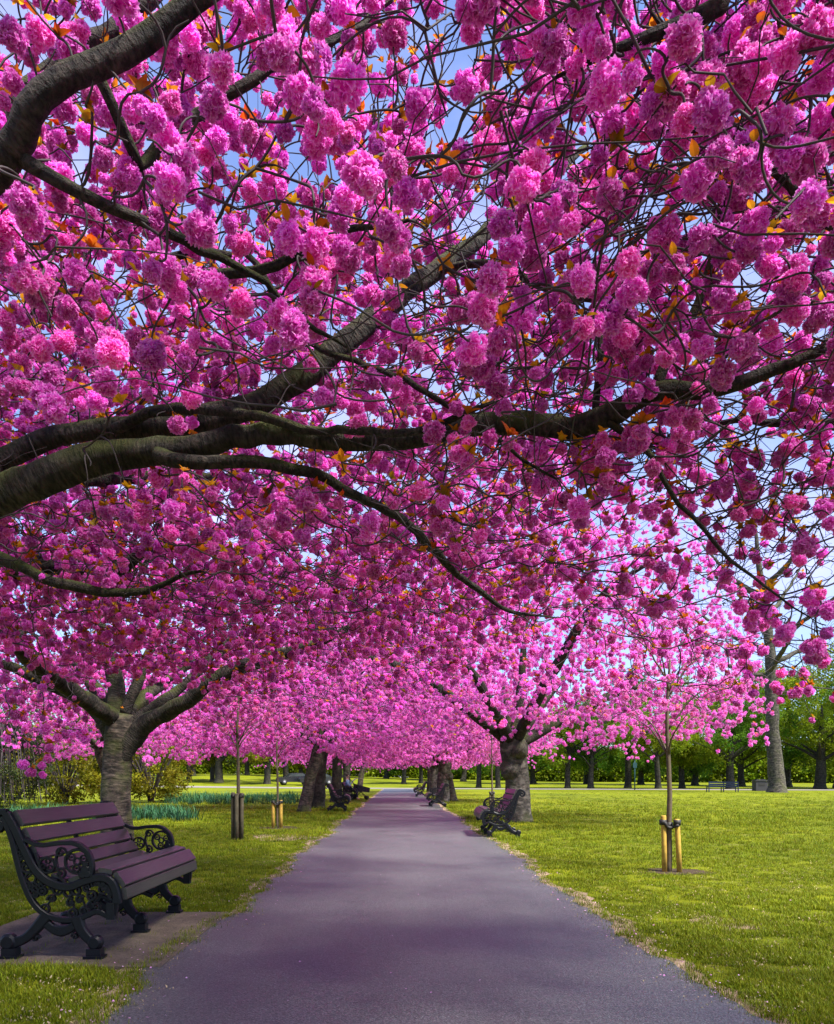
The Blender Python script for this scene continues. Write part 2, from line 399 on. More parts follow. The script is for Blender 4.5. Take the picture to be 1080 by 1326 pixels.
def pom_template(seed, florets=11, petals=17, R=.038):
    g = np.random.default_rng(seed); V, F, T = [], [], []; off = 0
    squash = np.array([1, 1, g.uniform(.85, 1.1)])
    ga = math.pi*(3-math.sqrt(5)); ph = g.uniform(0, 6)
    for i in range(florets):
        z = 1-2*(i+.5)/florets; r_ = math.sqrt(1-z*z)
        c = np.array([r_*math.cos(ga*i+ph), r_*math.sin(ga*i+ph), z])+g.normal(0, .16, 3)
        c /= np.linalg.norm(c); fr = g.uniform(.0165, .0215); cen = c*R*squash*g.uniform(.75, 1.08)
        for k in range(petals):
            q = (k+.5)/petals; th = math.acos(1-1.25*q); az = ga*k+i
            u, v, d = basis(c)
            pd = math.sin(th)*(math.cos(az)*u+math.sin(az)*v)+math.cos(th)*d+g.normal(0, .14, 3); pd /= np.linalg.norm(pd)
            pu, pv, pd = basis(pd); a = g.uniform(0, 6.28)
            pu2 = math.cos(a)*pu+math.sin(a)*pv; pv2 = np.cross(pd, pu2)
            l = fr*g.uniform(.85, 1.2)
            vv, ff, tt = petal(cen+pd*fr*.25, pu2, pv2, pd, l, l*g.uniform(.8, 1.15), g.uniform(-.6, .9))
            vv = vv+g.normal(0, .0012, vv.shape)
            V.append(vv); F += [tuple(x+off for x in f) for f in ff]; T.append(tt*g.uniform(.75, 1.0)); off += 7
    n1, n2 = 8, 5; cr = R*.80; cv = []
    for i in range(n2+1):
        for j in range(n1):
            a, e = j*6.283/n1, math.pi*i/n2; q = cr*g.uniform(.85, 1.1); cv.append([q*math.sin(e)*math.cos(a), q*math.sin(e)*math.sin(a), q*math.cos(e)])
    V.append(np.array(cv)*squash); T.append(np.full(len(cv), .12))
    F += [(off+i*n1+j, off+i*n1+(j+1) % n1, off+(i+1)*n1+(j+1) % n1, off+(i+1)*n1+j) for i in range(n2) for j in range(n1)]
    return np.vstack(V), F, np.concatenate(T), [0]*len(F)
POMS = [pom_template(s, f, p, r) for s, f, p, r in ((1, 16, 19, .038), (2, 18, 18, .041), (3, 13, 19, .034), (4, 17, 19, .040), (5, 15, 18, .036), (6, 21, 18, .045))]
POMS_LO = [pom_template(s, f, p, r) for s, f, p, r in ((21, 8, 8, .040), (22, 9, 8, .043), (23, 7, 9, .037))]

def leaf_shape(l, wd, bend, fold):
    ys = np.array([0, .12, .3, .5, .7, .87, 1.0]); ws = np.array([.06, .28, .46, .49, .38, .20, .02])*wd
    v = []
    for y, x in zip(ys, ws):
        z = -bend*l*y*y
        v += [(-x, y*l, z+fold*x), (0, y*l, z), (x, y*l, z+fold*x)]
    f = [(i*3+j, i*3+j+1, i*3+j+4, i*3+j+3) for i in range(6) for j in range(2)]
    return np.array(v), f, np.repeat(ys, 3)
def leaf_tuft(seed, n=4, l=.046):
    g = np.random.default_rng(seed); V, F, T = [], [], []; off = 0
    for k in range(n):
        v, f, t = leaf_shape(l*g.uniform(.7, 1.15), l*g.uniform(.45, .7), g.uniform(-.1, .5), g.uniform(.3, 1.1))
        el = g.uniform(.25, 1.35); az = k*6.28/n+g.uniform(-.5, .5)
        ce, se, ca, sa = math.cos(el), math.sin(el), math.cos(az), math.sin(az)
        x, y, z = v.T; y2, z2 = y*ce-z*se, y*se+z*ce
        V.append(np.stack([x*ca-y2*sa, x*sa+y2*ca, z2], 1)); F += [tuple(a+off for a in q) for q in f]; T.append(t); off += 21
    return np.vstack(V), F, np.concatenate(T), [0]*len(F)
TUFTS = [leaf_tuft(s, n) for s, n in ((1, 4), (2, 5), (3, 3), (4, 5), (5, 6))]
def clump(seed, n, R, l):
    g = np.random.default_rng(seed); V, F, T = [], [], []; off = 0
    for k in range(n):
        c = g.normal(0, R*.45, 3); u, v_, d = basis(g.normal(0, 1, 3)); s = l*g.uniform(.6, 1.3)
        V.append(np.array([c-u*s*.5, c-v_*s*.32+d*s*.1, c+u*s*.5, c+v_*s*.32+d*s*.1])); F.append((off, off+1, off+2, off+3)); T.append(np.full(4, g.uniform(0, 1))); off += 4
    return np.vstack(V), F, np.concatenate(T), [0]*len(F)
CLUMPS = [clump(s, 46, .55, .20) for s in (1, 2, 3, 4)]
def tuft_grass(seed, n=11, h=.045, spread=.035, wd=.0045):
    g = np.random.default_rng(seed); V, F, T = [], [], []; off = 0
    for k in range(n):
        b = np.array([g.normal(0, spread), g.normal(0, spread), -.004]); a = g.uniform(0, 6.28); hh = h*g.uniform(.5, 1.3)
        le = g.uniform(.1, .9)*hh; d = np.array([math.cos(a), math.sin(a), 0]); s = np.array([-d[1], d[0], 0])*wd*.5
        V.append(np.array([b-s, b+s, b+d*le*.35+s*.8+[0, 0, hh*.6], b+d*le*.35-s*.8+[0, 0, hh*.6], b+d*le+[0, 0, hh]]))
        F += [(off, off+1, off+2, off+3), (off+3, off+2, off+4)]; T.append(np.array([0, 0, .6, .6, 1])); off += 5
    return np.vstack(V), F, np.concatenate(T), [0]*len(F)

def tmesh(name, t, mats):
    me = bpy.data.meshes.new(name); me.from_pydata(t[0].tolist(), [], t[1])
    me.attributes.new('tip', 'FLOAT', 'POINT').data.foreach_set('value', t[2].astype(np.float32))
    for m in mats: me.materials.append(m)
    me.update(); return me
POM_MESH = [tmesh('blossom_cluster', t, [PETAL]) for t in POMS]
LEAF_MESH = []
for s in range(5):
    g = np.random.default_rng(s); v, f, t = leaf_shape(.046*g.uniform(.8, 1.25), .027*g.uniform(.8, 1.3), g.uniform(0, .5), g.uniform(.3, 1.0))
    LEAF_MESH.append(tmesh('leaf', (v, f, t), [LEAF_BRONZE]))

# ------------------------------------------------------------------ growing twigs out to the blossom
def grow(seeds, seed_dir, seed_rad, attract, root, beta=.3, r0=.0022, p=.42, jit=.16):
    """joins every point of attract to the limbs: cheapest next link first. Returns polylines (N,5,3) and radii (N,5)"""
    A = np.asarray(attract, float); n = len(A); ns = len(seeds)
    tot = ns+2*n
    X = np.zeros((tot, 3)); D = np.zeros((tot, 3)); pl = np.zeros(tot); par = np.full(tot, -1); cap_ = np.full(tot, 9.)
    X[:ns] = seeds; D[:ns] = seed_dir; pl[:ns] = np.linalg.norm(seeds-root, axis=1); cap_[:ns] = seed_rad
    best = np.full(n, 1e9); bp = np.zeros(n, int)
    for s in range(0, n, 500):
        d = np.linalg.norm(A[s:s+500, None]-X[None, :ns], axis=2)+beta*pl[None, :ns]
        bp[s:s+500] = d.argmin(1); best[s:s+500] = d.min(1)
    done = np.zeros(n, bool); cnt = ns; lines = np.zeros((n, 8, 3)); ids = np.zeros((n, 3), int)
    tt = np.linspace(0, 1, 8)[:, None]
    key = best.copy()
    for step in range(n):
        i = int(key.argmin()); q = bp[i]; a, b = X[q], A[i]
        v = b-a; L_ = np.linalg.norm(v)+1e-6; vd = v/L_
        c1 = a+(vd+.9*D[q])*.30*L_+rng.normal(0, jit*L_*.5, 3); c2 = b-vd*.3*L_+rng.normal(0, jit*L_, 3)+np.array([0, 0, .12*L_])
        pt = (1-tt)**3*a+3*(1-tt)**2*tt*c1+3*(1-tt)*tt**2*c2+tt**3*b
        lines[i] = pt
        m, e = cnt, cnt+1; cnt += 2
        X[m], X[e] = pt[4], pt[7]; D[m] = (pt[5]-pt[3]); D[e] = pt[7]-pt[6]
        D[m] /= np.linalg.norm(D[m])+1e-9; D[e] /= np.linalg.norm(D[e])+1e-9
        pl[m] = pl[q]+L_*.55; pl[e] = pl[q]+L_*1.1; par[m] = q; par[e] = m; ids[i] = (q, m, e)
        done[i] = True; key[i] = 1e9
        for k in (m, e):
            d = np.linalg.norm(A-X[k], axis=1)+beta*pl[k]
            u = (d < best) & ~done; best[u] = d[u]; bp[u] = k; key[u] = d[u]
    c = np.ones(tot)
    for k in range(cnt-1, ns-1, -1): c[par[k]] += c[k]*.5
    r = r0*np.maximum(c, 1)**p
    rs = np.minimum(np.where(ids[:, 0] < ns, r[ids[:, 1]]*1.25, np.minimum(r[ids[:, 0]], r[ids[:, 1]]*1.4)), cap_[ids[:, 0]]*.75)
    q_ = np.linspace(0, 1, 8)[None]; rm, re_ = r[ids[:, 1]][:, None], r[ids[:, 2]][:, None]; rs = rs[:, None]
    R = np.where(q_ < .57, rs+(rm-rs)*q_/.57, rm+(re_-rm)*(q_-.57)/.43)
    return lines, np.minimum(R, .045)

def twig_mesh(name, lines, R, mat_, n=4):
    N, K, _ = lines.shape
    t = np.gradient(lines, axis=1); t /= np.linalg.norm(t, axis=2)[..., None]+1e-9
    ref = np.where(np.abs(t[:, :1, 2:3]) < .8, np.array([0, 0, 1.]), np.array([1., 0, 0])); ref = np.broadcast_to(ref, t.shape)
    u = np.cross(t, ref); u /= np.linalg.norm(u, axis=2)[..., None]+1e-9; v = np.cross(t, u)
    a = np.arange(n)*2*math.pi/n
    V = lines[:, :, None]+R[:, :, None, None]*(np.cos(a)[None, None, :, None]*u[:, :, None]+np.sin(a)[None, None, :, None]*v[:, :, None])
    i, k, j = np.meshgrid(np.arange(N), np.arange(K-1), np.arange(n), indexing='ij')
    b = i*K*n+k*n
    q = np.stack([b+j, b+(j+1) % n, b+n+(j+1) % n, b+n+j], -1).reshape(-1, 4)
    return quad_mesh(name, V.reshape(-1, 3), q, [mat_], smooth=n > 3)

def fbm(p, s, seed):
    return np.array([mnoise.noise(Vector((x*s+seed, y*s-seed*.7, z*s+seed*1.3))) for x, y, z in p])

def inview(p, m=140, top=160):
    Y = np.maximum(p[:, 1], .05); x = PX0+FPX*p[:, 0]/Y; y = PY0-FPX*(p[:, 2]-CH)/Y
    return (p[:, 1] > .6) & (x > -m) & (x < 1080+m) & (y > -top) & (y < 1326)

# ------------------------------------------------------------------ ground
def gz(x, y):
    """the lawn rises gently far off to the left"""
    s = np.clip((np.asarray(y, float)-72)/70, 0, 1); s = s*s*(3-2*s)
    k = np.clip((25-np.asarray(x, float))/50, 0, 1)
    return s*(.5+1.3*k)
def sheet(name, xs, ys, mat_, z=0.0):
    X, Y = np.meshgrid(xs, ys); V = np.stack([X, Y, gz(X, Y)+z], -1).reshape(-1, 3); nx = len(xs)
    i, j = np.meshgrid(np.arange(len(ys)-1), np.arange(nx-1), indexing='ij'); b = i*nx+j
    q = np.stack([b, b+1, b+nx+1, b+nx], -1).reshape(-1, 4)
    return link(name, quad_mesh(name, V, q, [mat_]))
far = np.array([-900, -400, -200, -120, -90])
xs = np.concatenate([far, np.linspace(-70, 70, 57), -far[::-1]]); ys = np.concatenate([[-300, -100, -30], np.linspace(-8, 160, 85), [200, 300, 500, 900]])
lawn = tag(sheet('lawn', xs, ys, LAWN), 'short mown yellow-green lawn on both sides of the path', None, None, 'structure')

def edge_l(y): return -1.34+.05*np.sin(y*.9+1)+.04*np.sin(y*2.3)+.03*np.sin(y*5.1+2)+.018*np.sin(y*11.7)+.012*np.sin(y*23.1+1)
def edge_r(y): return 1.60+.05*np.sin(y*.7)+.035*np.sin(y*1.9+2)+.025*np.sin(y*4.7)+.018*np.sin(y*10.3+1)+.012*np.sin(y*21.7)
def ribbon(name, ys, fl, fr, mat_, z, nx=6):
    tt = np.linspace(0, 1, nx)[None]; a, b = fl(ys)[:, None], fr(ys)[:, None]
    X = a+(b-a)*tt; Y = np.repeat(ys[:, None], nx, 1); V = np.stack([X, Y, gz(X, Y)+z], -1).reshape(-1, 3)
    i, j = np.meshgrid(np.arange(len(ys)-1), np.arange(nx-1), indexing='ij'); q = i*nx+j
    return link(name, quad_mesh(name, V, np.stack([q, q+1, q+nx+1, q+nx], -1).reshape(-1, 4), [mat_]))
yy = np.concatenate([np.arange(-6, 25, .06), np.arange(25, 71.5, .5)])
tag(ribbon('path', yy, edge_l, edge_r, ASPHALT, .012), 'straight mauve grey asphalt path running to the far road', None, None, 'structure')
ve = lambda y: .12+.035*np.sin(y*1.3)+.03*np.sin(y*3.7+1)+.02*np.sin(y*9.1)+.015*np.sin(y*19)
tag(ribbon('path_verge', yy, lambda y: edge_l(y)-np.maximum(ve(y+3), .0), lambda y: edge_r(y)+ve(y)+.02, VERGE, .007), 'worn sandy edge along both sides of the path', None, None, 'structure')
ry = np.linspace(-200, 200, 81)
def road_y(x): return 71.5-.28*x+.0012*x*x
rv = []
for x in ry:
    for k in (0, 1):
        y = road_y(x)+k*5.5; rv.append((x, y, gz(x, y)+.02))
rq = [(i*2, i*2+2, i*2+3, i*2+1) for i in range(len(ry)-1)]
tag(link('road', quad_mesh('road', np.array(rv), np.array(rq), [ROAD])), 'pale park road crossing behind the end of the path', None, None, 'structure')

def blob_sheet(name, c, rx, ry_, mat_, z, seed, label):
    g = np.random.default_rng(seed); n = 40; a = np.arange(n)*2*math.pi/n
    r = 1+.12*np.sin(3*a+seed)+.08*np.sin(5*a+2*seed)+g.normal(0, .05, n)
    V = [(c[0], c[1], z)]+[(c[0]+rx*r[i]*math.cos(a[i]), c[1]+ry_*r[i]*math.sin(a[i]), z) for i in range(n)]
    me = bpy.data.meshes.new(name); me.from_pydata(V, [], [(0, 1+i, 1+(i+1) % n) for i in range(n)]); me.materials.append(mat_)
    return tag(link(name, me), label, None, None, 'structure')
PADX = (-2.9, -1.36); PADY = (4.25, 5.98)
pb = MB(); pb.box((np.mean(PADX), np.mean(PADY), -.02), (PADX[1]-PADX[0], PADY[1]-PADY[0], .075))
tag(link('bench_pad', pb.mesh('bench_pad', [PAD])), 'gritty brown pad under the nearest bench', None, None, 'structure')
soil_at = []
def soil(x, y, r, seed, lab):
    soil_at.append((x, y, r)); blob_sheet('soil_ring', (x, y), r*1.25, r, SOIL, .006, seed, lab)

# ------------------------------------------------------------------ park benches
def pt(x, y): return np.array([(x-290)/862, (845-y)/862])
def stroke(mb, pts, wd, dp, y0=0, closed=False, step=.02, smooth_=True):
    """flat iron bar following a curve in the side plane (u forward, v up), wd wide, dp thick"""
    pts = np.array(pts, float); wd = np.broadcast_to(np.asarray(wd, float), (len(pts),))
    if smooth_ and not closed:
        p3, r = spline(np.column_stack([pts, np.zeros(len(pts))]), wd, step); pts, wd = p3[:, :2], r
    n = len(pts); t = np.gradient(pts, axis=0) if not closed else np.roll(pts, -1, 0)-np.roll(pts, 1, 0)
    t /= np.linalg.norm(t, axis=1)[:, None]+1e-9; nn = np.column_stack([-t[:, 1], t[:, 0]])
    h = wd[:, None]/2; b = .3
    prof = [(1, -1+b), (1, 1-b), (1-b, 1), (-1+b, 1), (-1, 1-b), (-1, -1+b), (-1+b, -1), (1-b, -1)]
    V = []
    for k, e in prof:
        q = pts+nn*h*k; V.append(np.column_stack([q[:, 0], np.full(n, y0+e*dp/2), q[:, 1]]))
    V = np.stack(V, 1).reshape(-1, 3); m = 8; F = []
    for i in range(n if closed else n-1):
        for j in range(m): F.append((i*m+j, i*m+(j+1) % m, ((i+1) % n)*m+(j+1) % m, ((i+1) % n)*m+j))
    if not closed: F += [tuple(range(m-1, -1, -1)), tuple((n-1)*m+j for j in range(m))]
    mb.add(V, F)
def ring(mb, c, r, wd, dp, n=14):
    a = np.arange(n)*2*math.pi/n; stroke(mb, np.column_stack([c[0]+r*np.cos(a), c[1]+r*np.sin(a)]), wd, dp, closed=True)
def spiral(mb, c, r0, a0, turns, wd, dp, sgn=1):
    k = int(10*turns)+4; q = np.linspace(0, 1, k); a = a0+sgn*q*turns*2*math.pi; r = r0*(1-.85*q)
    stroke(mb, np.column_stack([c[0]+r*np.cos(a), c[1]+r*np.sin(a)]), wd*(1-.3*q), dp, smooth_=False)
def disc(mb, c, r, dp, n=16, y0=0): 
    a = np.arange(n)*2*math.pi/n; V = []
    for e, s in ((-1, .7), (-.6, 1), (.6, 1), (1, .7)): V.append(np.column_stack([c[0]+r*s*np.cos(a), np.full(n, y0+e*dp/2), c[1]+r*s*np.sin(a)]))
    F = [(i*n+j, i*n+(j+1) % n, (i+1)*n+(j+1) % n, (i+1)*n+j) for i in range(3) for j in range(n)]+[tuple(range(n-1, -1, -1)), tuple(3*n+j for j in range(n))]
    mb.add(np.vstack(V), F)

RAIL = [pt(*q) for q in ((60, 95), (108, 180), (160, 290), (212, 385), (285, 452), (385, 478), (475, 446), (555, 428), (612, 452), (638, 520), (640, 560))]
OUTER = [pt(*q) for q in ((44, 112), (88, 220), (115, 330), (150, 450), (200, 556), (270, 622), (360, 648), (450, 638), (535, 604), (596, 628), (622, 620), (634, 540))]
def leg_strokes(mb, dp):
    stroke(mb, [pt(*q) for q in ((275, 625), (215, 695), (160, 745), (90, 772))], [.075, .062, .056, .07], dp)
    stroke(mb, [pt(*q) for q in ((430, 635), (452, 695), (490, 742), (528, 768))], [.075, .062, .056, .06], dp)
    disc(mb, pt(75, 762), .050, dp*1.5); disc(mb, pt(527, 764), .044, dp*1.5)
    for x in (84, 524): 
        u = pt(x, 0)[0]; mb.box((u, 0, .030), (.085, dp*1.7, .060)); mb.box((u, 0, .008), (.115, dp*2.0, .018))
    stroke(mb, [pt(*q) for q in ((255, 650), (300, 690), (350, 705), (400, 690), (440, 650))], [.05, .05, .07, .05, .05], dp*.8)
    spiral(mb, pt(215, 745), .026, 0, 1.2, .012, dp*.7); spiral(mb, pt(420, 735), .022, 3, 1.2, .010, dp*.7, -1)
def end_frame_mesh():
    mb = MB(); dp = .040
    stroke(mb, RAIL, .050, dp); stroke(mb, OUTER, [.034]*11+[.03], dp*.9)
    # rolled top of the back
    spiral(mb, pt(18, 155), .062, 1.35, 1.25, .036, dp, 1); stroke(mb, [pt(66, 92), pt(40, 90), pt(12, 100)], .04, dp)
    leg_strokes(mb, dp)
    # filigree between the two rails
    ra, _ = spline(np.column_stack([np.array(RAIL), np.zeros(11)]), np.zeros(11), .03); oa, _ = spline(np.column_stack([np.array(OUTER), np.zeros(12)]), np.zeros(12), .03)
    g = np.random.default_rng(3)
    for q in np.linspace(.10, .93, 22):
        a = ra[int(q*(len(ra)-1))][:2]; d = np.linalg.norm(oa[:, :2]-a, axis=1); b = oa[d.argmin()][:2]
        gap = d.min()
        if gap < .05: ring(mb, (a+b)/2, max(.010, gap*.36), .009, .02, 10); continue
        k = max(1, int(gap/.055))
        for s in range(k):
            c = a+(b-a)*(s+.5)/k+g.normal(0, .004, 2); r = min(.034, gap/k*.42)
            if (s+int(q*40)) % 2: spiral(mb, c, r, g.uniform(0, 6), 1.3, .015, .026, random.choice((-1, 1)))
            else: ring(mb, c, r*.95, .014, .026, 10); 
            if s % 2: disc(mb, c, .013, .03, 8)
        stroke(mb, [a, (a+b)/2+g.normal(0, .012, 2), b], .009, .018)
    # front lip with leaf boss
    mb.box((pt(612, 0)[0], 0, pt(0, 600)[1]), (.05, .05, .10))
    return mb.mesh('end_frame', [IRON], smooth=False)
def arm_mesh():
    mb = MB(); dp = .036
    stroke(mb, [pt(*q) for q in ((160, 232), (240, 262), (335, 252), (425, 254), (485, 295), (508, 355), (505, 425))], [.024, .026, .026, .028, .028, .026, .03], dp*1.25)
    ring(mb, pt(432, 345), .072, .016, dp*.8, 20); ring(mb, pt(432, 345), .020, .010, .022)
    for a in np.arange(3)*2.094+.4:
        c = pt(432, 345)+.042*np.array([math.cos(a), math.sin(a)]); ring(mb, c, .020, .009, .024, 10); disc(mb, c, .007, .03, 8)
    ring(mb, pt(275, 365), .046, .013, dp*.7, 16)
    for a in np.arange(3)*2.094+1.4: ring(mb, pt(275, 365)+.024*np.array([math.cos(a), math.sin(a)]), .014, .008, .022, 9)
    spiral(mb, pt(345, 300), .034, 0, 1.4, .012, .024); spiral(mb, pt(345, 410), .034, 2, 1.4, .012, .024, -1)
    stroke(mb, [pt(*q) for q in ((345, 275), (320, 340), (350, 430), (380, 470))], .014, .026)
    stroke(mb, [pt(*q) for q in ((215, 300), (230, 350), (265, 420), (330, 445))], .014, .026)
    for i, (x, y, r) in enumerate(((478, 385, .030), (466, 412, .028), (492, 410, .026), (480, 360, .022))): disc(mb, pt(x, y), r, .05, 12)
    return mb.mesh('armrest', [IRON])
def mid_mesh():
    mb = MB(); leg_strokes(mb, .036)
    stroke(mb, [q-np.array([.012, .018]) for q in RAIL[:-1]], .026, .03); stroke(mb, OUTER[5:10], .03, .034)
    return mb.mesh('middle_leg', [IRON])
SLAT_LEN = 1.50
def make_bench(label, loc, rz):
    b = empty('park_bench', loc, rz, label, 'bench', 'iron-framed benches along the path')
    ef, am = end_frame_mesh(), arm_mesh()
    for y in (-SLAT_LEN/2, SLAT_LEN/2):
        e = link('end_frame', ef, b, (0, y, 0)); link('armrest', am, e, (0, 0, 0))
    link('middle_leg', mid_mesh(), b)
    p, _ = spline(np.column_stack([np.array(RAIL), np.zeros(11)]), np.zeros(11), .01)
    tg = np.gradient(p[:, :2], axis=0); tg /= np.linalg.norm(tg, axis=1)[:, None]
    p = p[:, :2]+np.column_stack([-tg[:, 1], tg[:, 0]])*.036
    al = np.concatenate([[0], np.cumsum(np.linalg.norm(np.diff(p, axis=0), axis=1))])
    wd = [.098, .090, .088, .085, .085, .075, .075, .080, .095, .070]
    k_ = (al[-1]-.012-9*.016)/sum(wd); wd = [x*k_ for x in wd]; gaps = .016; s = .006
    for k, w_ in enumerate(wd):
        c = s+w_/2; s += w_+gaps
        i = int(np.searchsorted(al, c)); i = min(max(i, 4), len(p)-5); t = p[i+4]-p[i-4]; t /= np.linalg.norm(t)
        q = p[i]
        mb = MB(); h, th, y2, be = w_/2, .016, SLAT_LEN/2-.02, .006
        pr = [(h-be, -th), (h, -th+be), (h, th-be), (h-be, th), (-h+be, th), (-h, th-be), (-h, -th+be), (-h+be, -th)]
        V = np.array([[a, y, z] for y in (-y2, y2) for a, z in pr])
        mb.add(V, [(j, (j+1) % 8, 8+(j+1) % 8, 8+j) for j in range(8)]+[tuple(range(7, -1, -1)), tuple(range(8, 16))])
        o = link('slat', mb.mesh('slat', [SLAT]), b, (q[0], 0, q[1])); o.rotation_euler = (0, -math.atan2(t[1], t[0]), 0)
    return b
BZ = 4.456
bench = make_bench('dark bench with plum slats on gritty pad beside near left grass', (P(125, 0, BZ)[0]-.265, BZ+SLAT_LEN/2, .0175), math.radians(-1.0))
g_ = 'iron-framed benches along the path'
def bench_at(x, y, rz, label):
    Y = CH*FPX/(y-PY0); return dup(bench, (P(x, 0, Y)[0], Y+.75, 0), rz, 1, label)
bench_at(655, 1085, math.pi-.03, 'dark iron bench facing the path beside the burred cherry trunk')
bench_at(434, 1051, .05, 'dark iron bench facing right, by the paired left trunks')
bench_at(568, 1045, math.pi, 'dark iron bench far along the right edge, before a double trunk')
bench_at(546, 1032, math.pi, 'farthest small bench on the right edge of the path')
bench_at(449, 1036, .0, 'far left bench with a seated person in pale blue')

# ------------------------------------------------------------------ cherry trees
TREE_GROUP = 'pink cherry trees lining the path'
def leaf_rot(n): return np.stack([rng.uniform(-.9, .9, n), rng.uniform(-.9, .9, n), rng.uniform(0, 6.28, n)], 1)

def cherry(label, base, trunk, limbs, att, bare, parts=0, near=True, pom_d=(.85, 1.2), leafp=.55, r0=.0022, beta=.3, extra=None, burl=None, barkm=None, lo=False, twign=4, pale=False, whips=0):
    """trunk: (pts, radii); limbs: list of (pts, radii) in world coordinates; att: blossom positions; bare: twig ends without blossom"""
    base = np.array(base, float)
    root = empty('cherry_tree', base, 0, label, 'cherry tree', TREE_GROUP)
    me, tp, tr = limb_mesh('trunk', np.array(trunk[0])-base, trunk[1], barkm or BARK, 18, .045, int(abs(base[0]*37+base[1]*11)), .14, .01)
    tk = link('trunk', me, root)
    if burl:
        for (c, r) in burl:
            bm = MB(); n1, n2 = 12, 8; g = np.random.default_rng(4); V = [];
            for i in range(n2+1):
                for j in range(n1):
                    a, e = j*6.283/n1, math.pi*i/n2; rr = r*(1+g.normal(0, .05)+.16*math.sin(2*a+3*e)*math.sin(e)); V.append(np.array(c)-base+rr*np.array([math.sin(e)*math.cos(a), math.sin(e)*math.sin(a), math.cos(e)]))
            bm.add(V, [(i*n1+j, i*n1+(j+1) % n1, (i+1)*n1+(j+1) % n1, (i+1)*n1+j) for i in range(n2) for j in range(n1)])
            m_ = bm.mesh('burl', [barkm or BARK], True); m_.uv_layers.new(name='UVMap')
            link('burl', m_, tk)
    S, D, R = [], [], []
    for i, (p, r) in enumerate(limbs):
        me, q, rr = limb_mesh('limb', np.array(p)-base, r, BARK_LIMB, 16 if near else 8, .075, i*7+3, .07 if near else .2, .010)
        link('limb', me, root)
        t = np.gradient(q, axis=0); t /= np.linalg.norm(t, axis=1)[:, None]
        k = max(1, int(len(q)*.12)); S.append(q[k:]+base); D.append(t[k:]); R.append(rr[k:])
    S, D, R = np.vstack(S), np.vstack(D), np.concatenate(R)
    att = np.asarray(att); tips = att+np.array([0, 0, .035]); allp = np.vstack([tips, bare]) if len(bare) else tips
    lines, RR = grow(S, D, R, allp, np.array(trunk[0][-1]), beta, r0)
    if whips:
        st_ = allp[rng.integers(0, len(allp), whips)]; d = st_-np.array(trunk[0][-1]); d /= np.linalg.norm(d, axis=1)[:, None]
        d = d*.45+rng.normal(0, .6, d.shape); d[:, 2] = np.maximum(d[:, 2]*.8-.03, -.22); d /= np.linalg.norm(d, axis=1)[:, None]
        l = rng.uniform(.30, 1.0, (whips, 1)); k_ = rng.normal(0, .20, d.shape); k_[:, 2] = np.maximum(k_[:, 2], -.12); l = np.where(st_[:, 2:3] < 2.2, l*.4, l); t_ = np.linspace(0, 1, 8)
        wl = st_[:, None]+t_[None, :, None]*(d*l)[:, None]+(t_**2)[None, :, None]*(k_*l)[:, None]+rng.normal(0, .009, (whips, 8, 3))
        lines = np.concatenate([lines, wl]); RR = np.concatenate([RR, np.tile(np.linspace(.0038, .0013, 8)[None], (whips, 1))*rng.uniform(.7, 1.3, (whips, 1))])
    tw = link('twigs', twig_mesh('twigs', lines-base, RR, TWIG, twign), root); tw['kind'] = 'stuff'
    if extra is not None and len(extra): att = np.vstack([att, extra])
    n = len(att); sc = rng.uniform(*pom_d, n)
    big = np.zeros(n, bool)
    if parts:
        vis = inview(att, 0, 20); size = np.where(vis, sc/np.maximum(att[:, 1], .3), -1)
        idx = np.argsort(-size)[:parts]; big[idx] = True
        for rank, i in enumerate(idx):
            e = rot_euler(1)[0]
            o = link('blossom_cluster', POM_MESH[i % 6], root, att[i]-base, e, sc[i])
            if rank % 3 == 0:
                m3 = Vector(e); R_ = o.rotation_euler.to_matrix().inverted()
                for k in range(3):
                    az = k*2.1+random.uniform(-.5, .5)
                    lo_ = R_ @ Vector((.012*math.cos(az), .012*math.sin(az), .048/1.0))
                    from mathutils import Euler
                    lr = (R_ @ Euler((random.uniform(.1, .9), 0, az-1.57), 'XYZ').to_matrix()).to_euler()
                    link('leaf', LEAF_MESH[(rank+k) % 5], o, lo_, lr, random.uniform(.8, 1.25)/1.0)
    rest = att[~big]
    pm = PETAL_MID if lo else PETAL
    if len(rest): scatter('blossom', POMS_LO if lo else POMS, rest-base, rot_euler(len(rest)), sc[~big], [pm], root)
    lf = rest[rng.random(len(rest)) < leafp]+np.array([0, 0, .03])
    if len(bare): lf = np.vstack([lf, bare[rng.random(len(bare)) < .12]])
    if len(lf): scatter('leaves', TUFTS, lf-base, leaf_rot(len(lf)), rng.uniform(.6, 1.15, len(lf)), [LEAF_BRONZE], root)
    return root

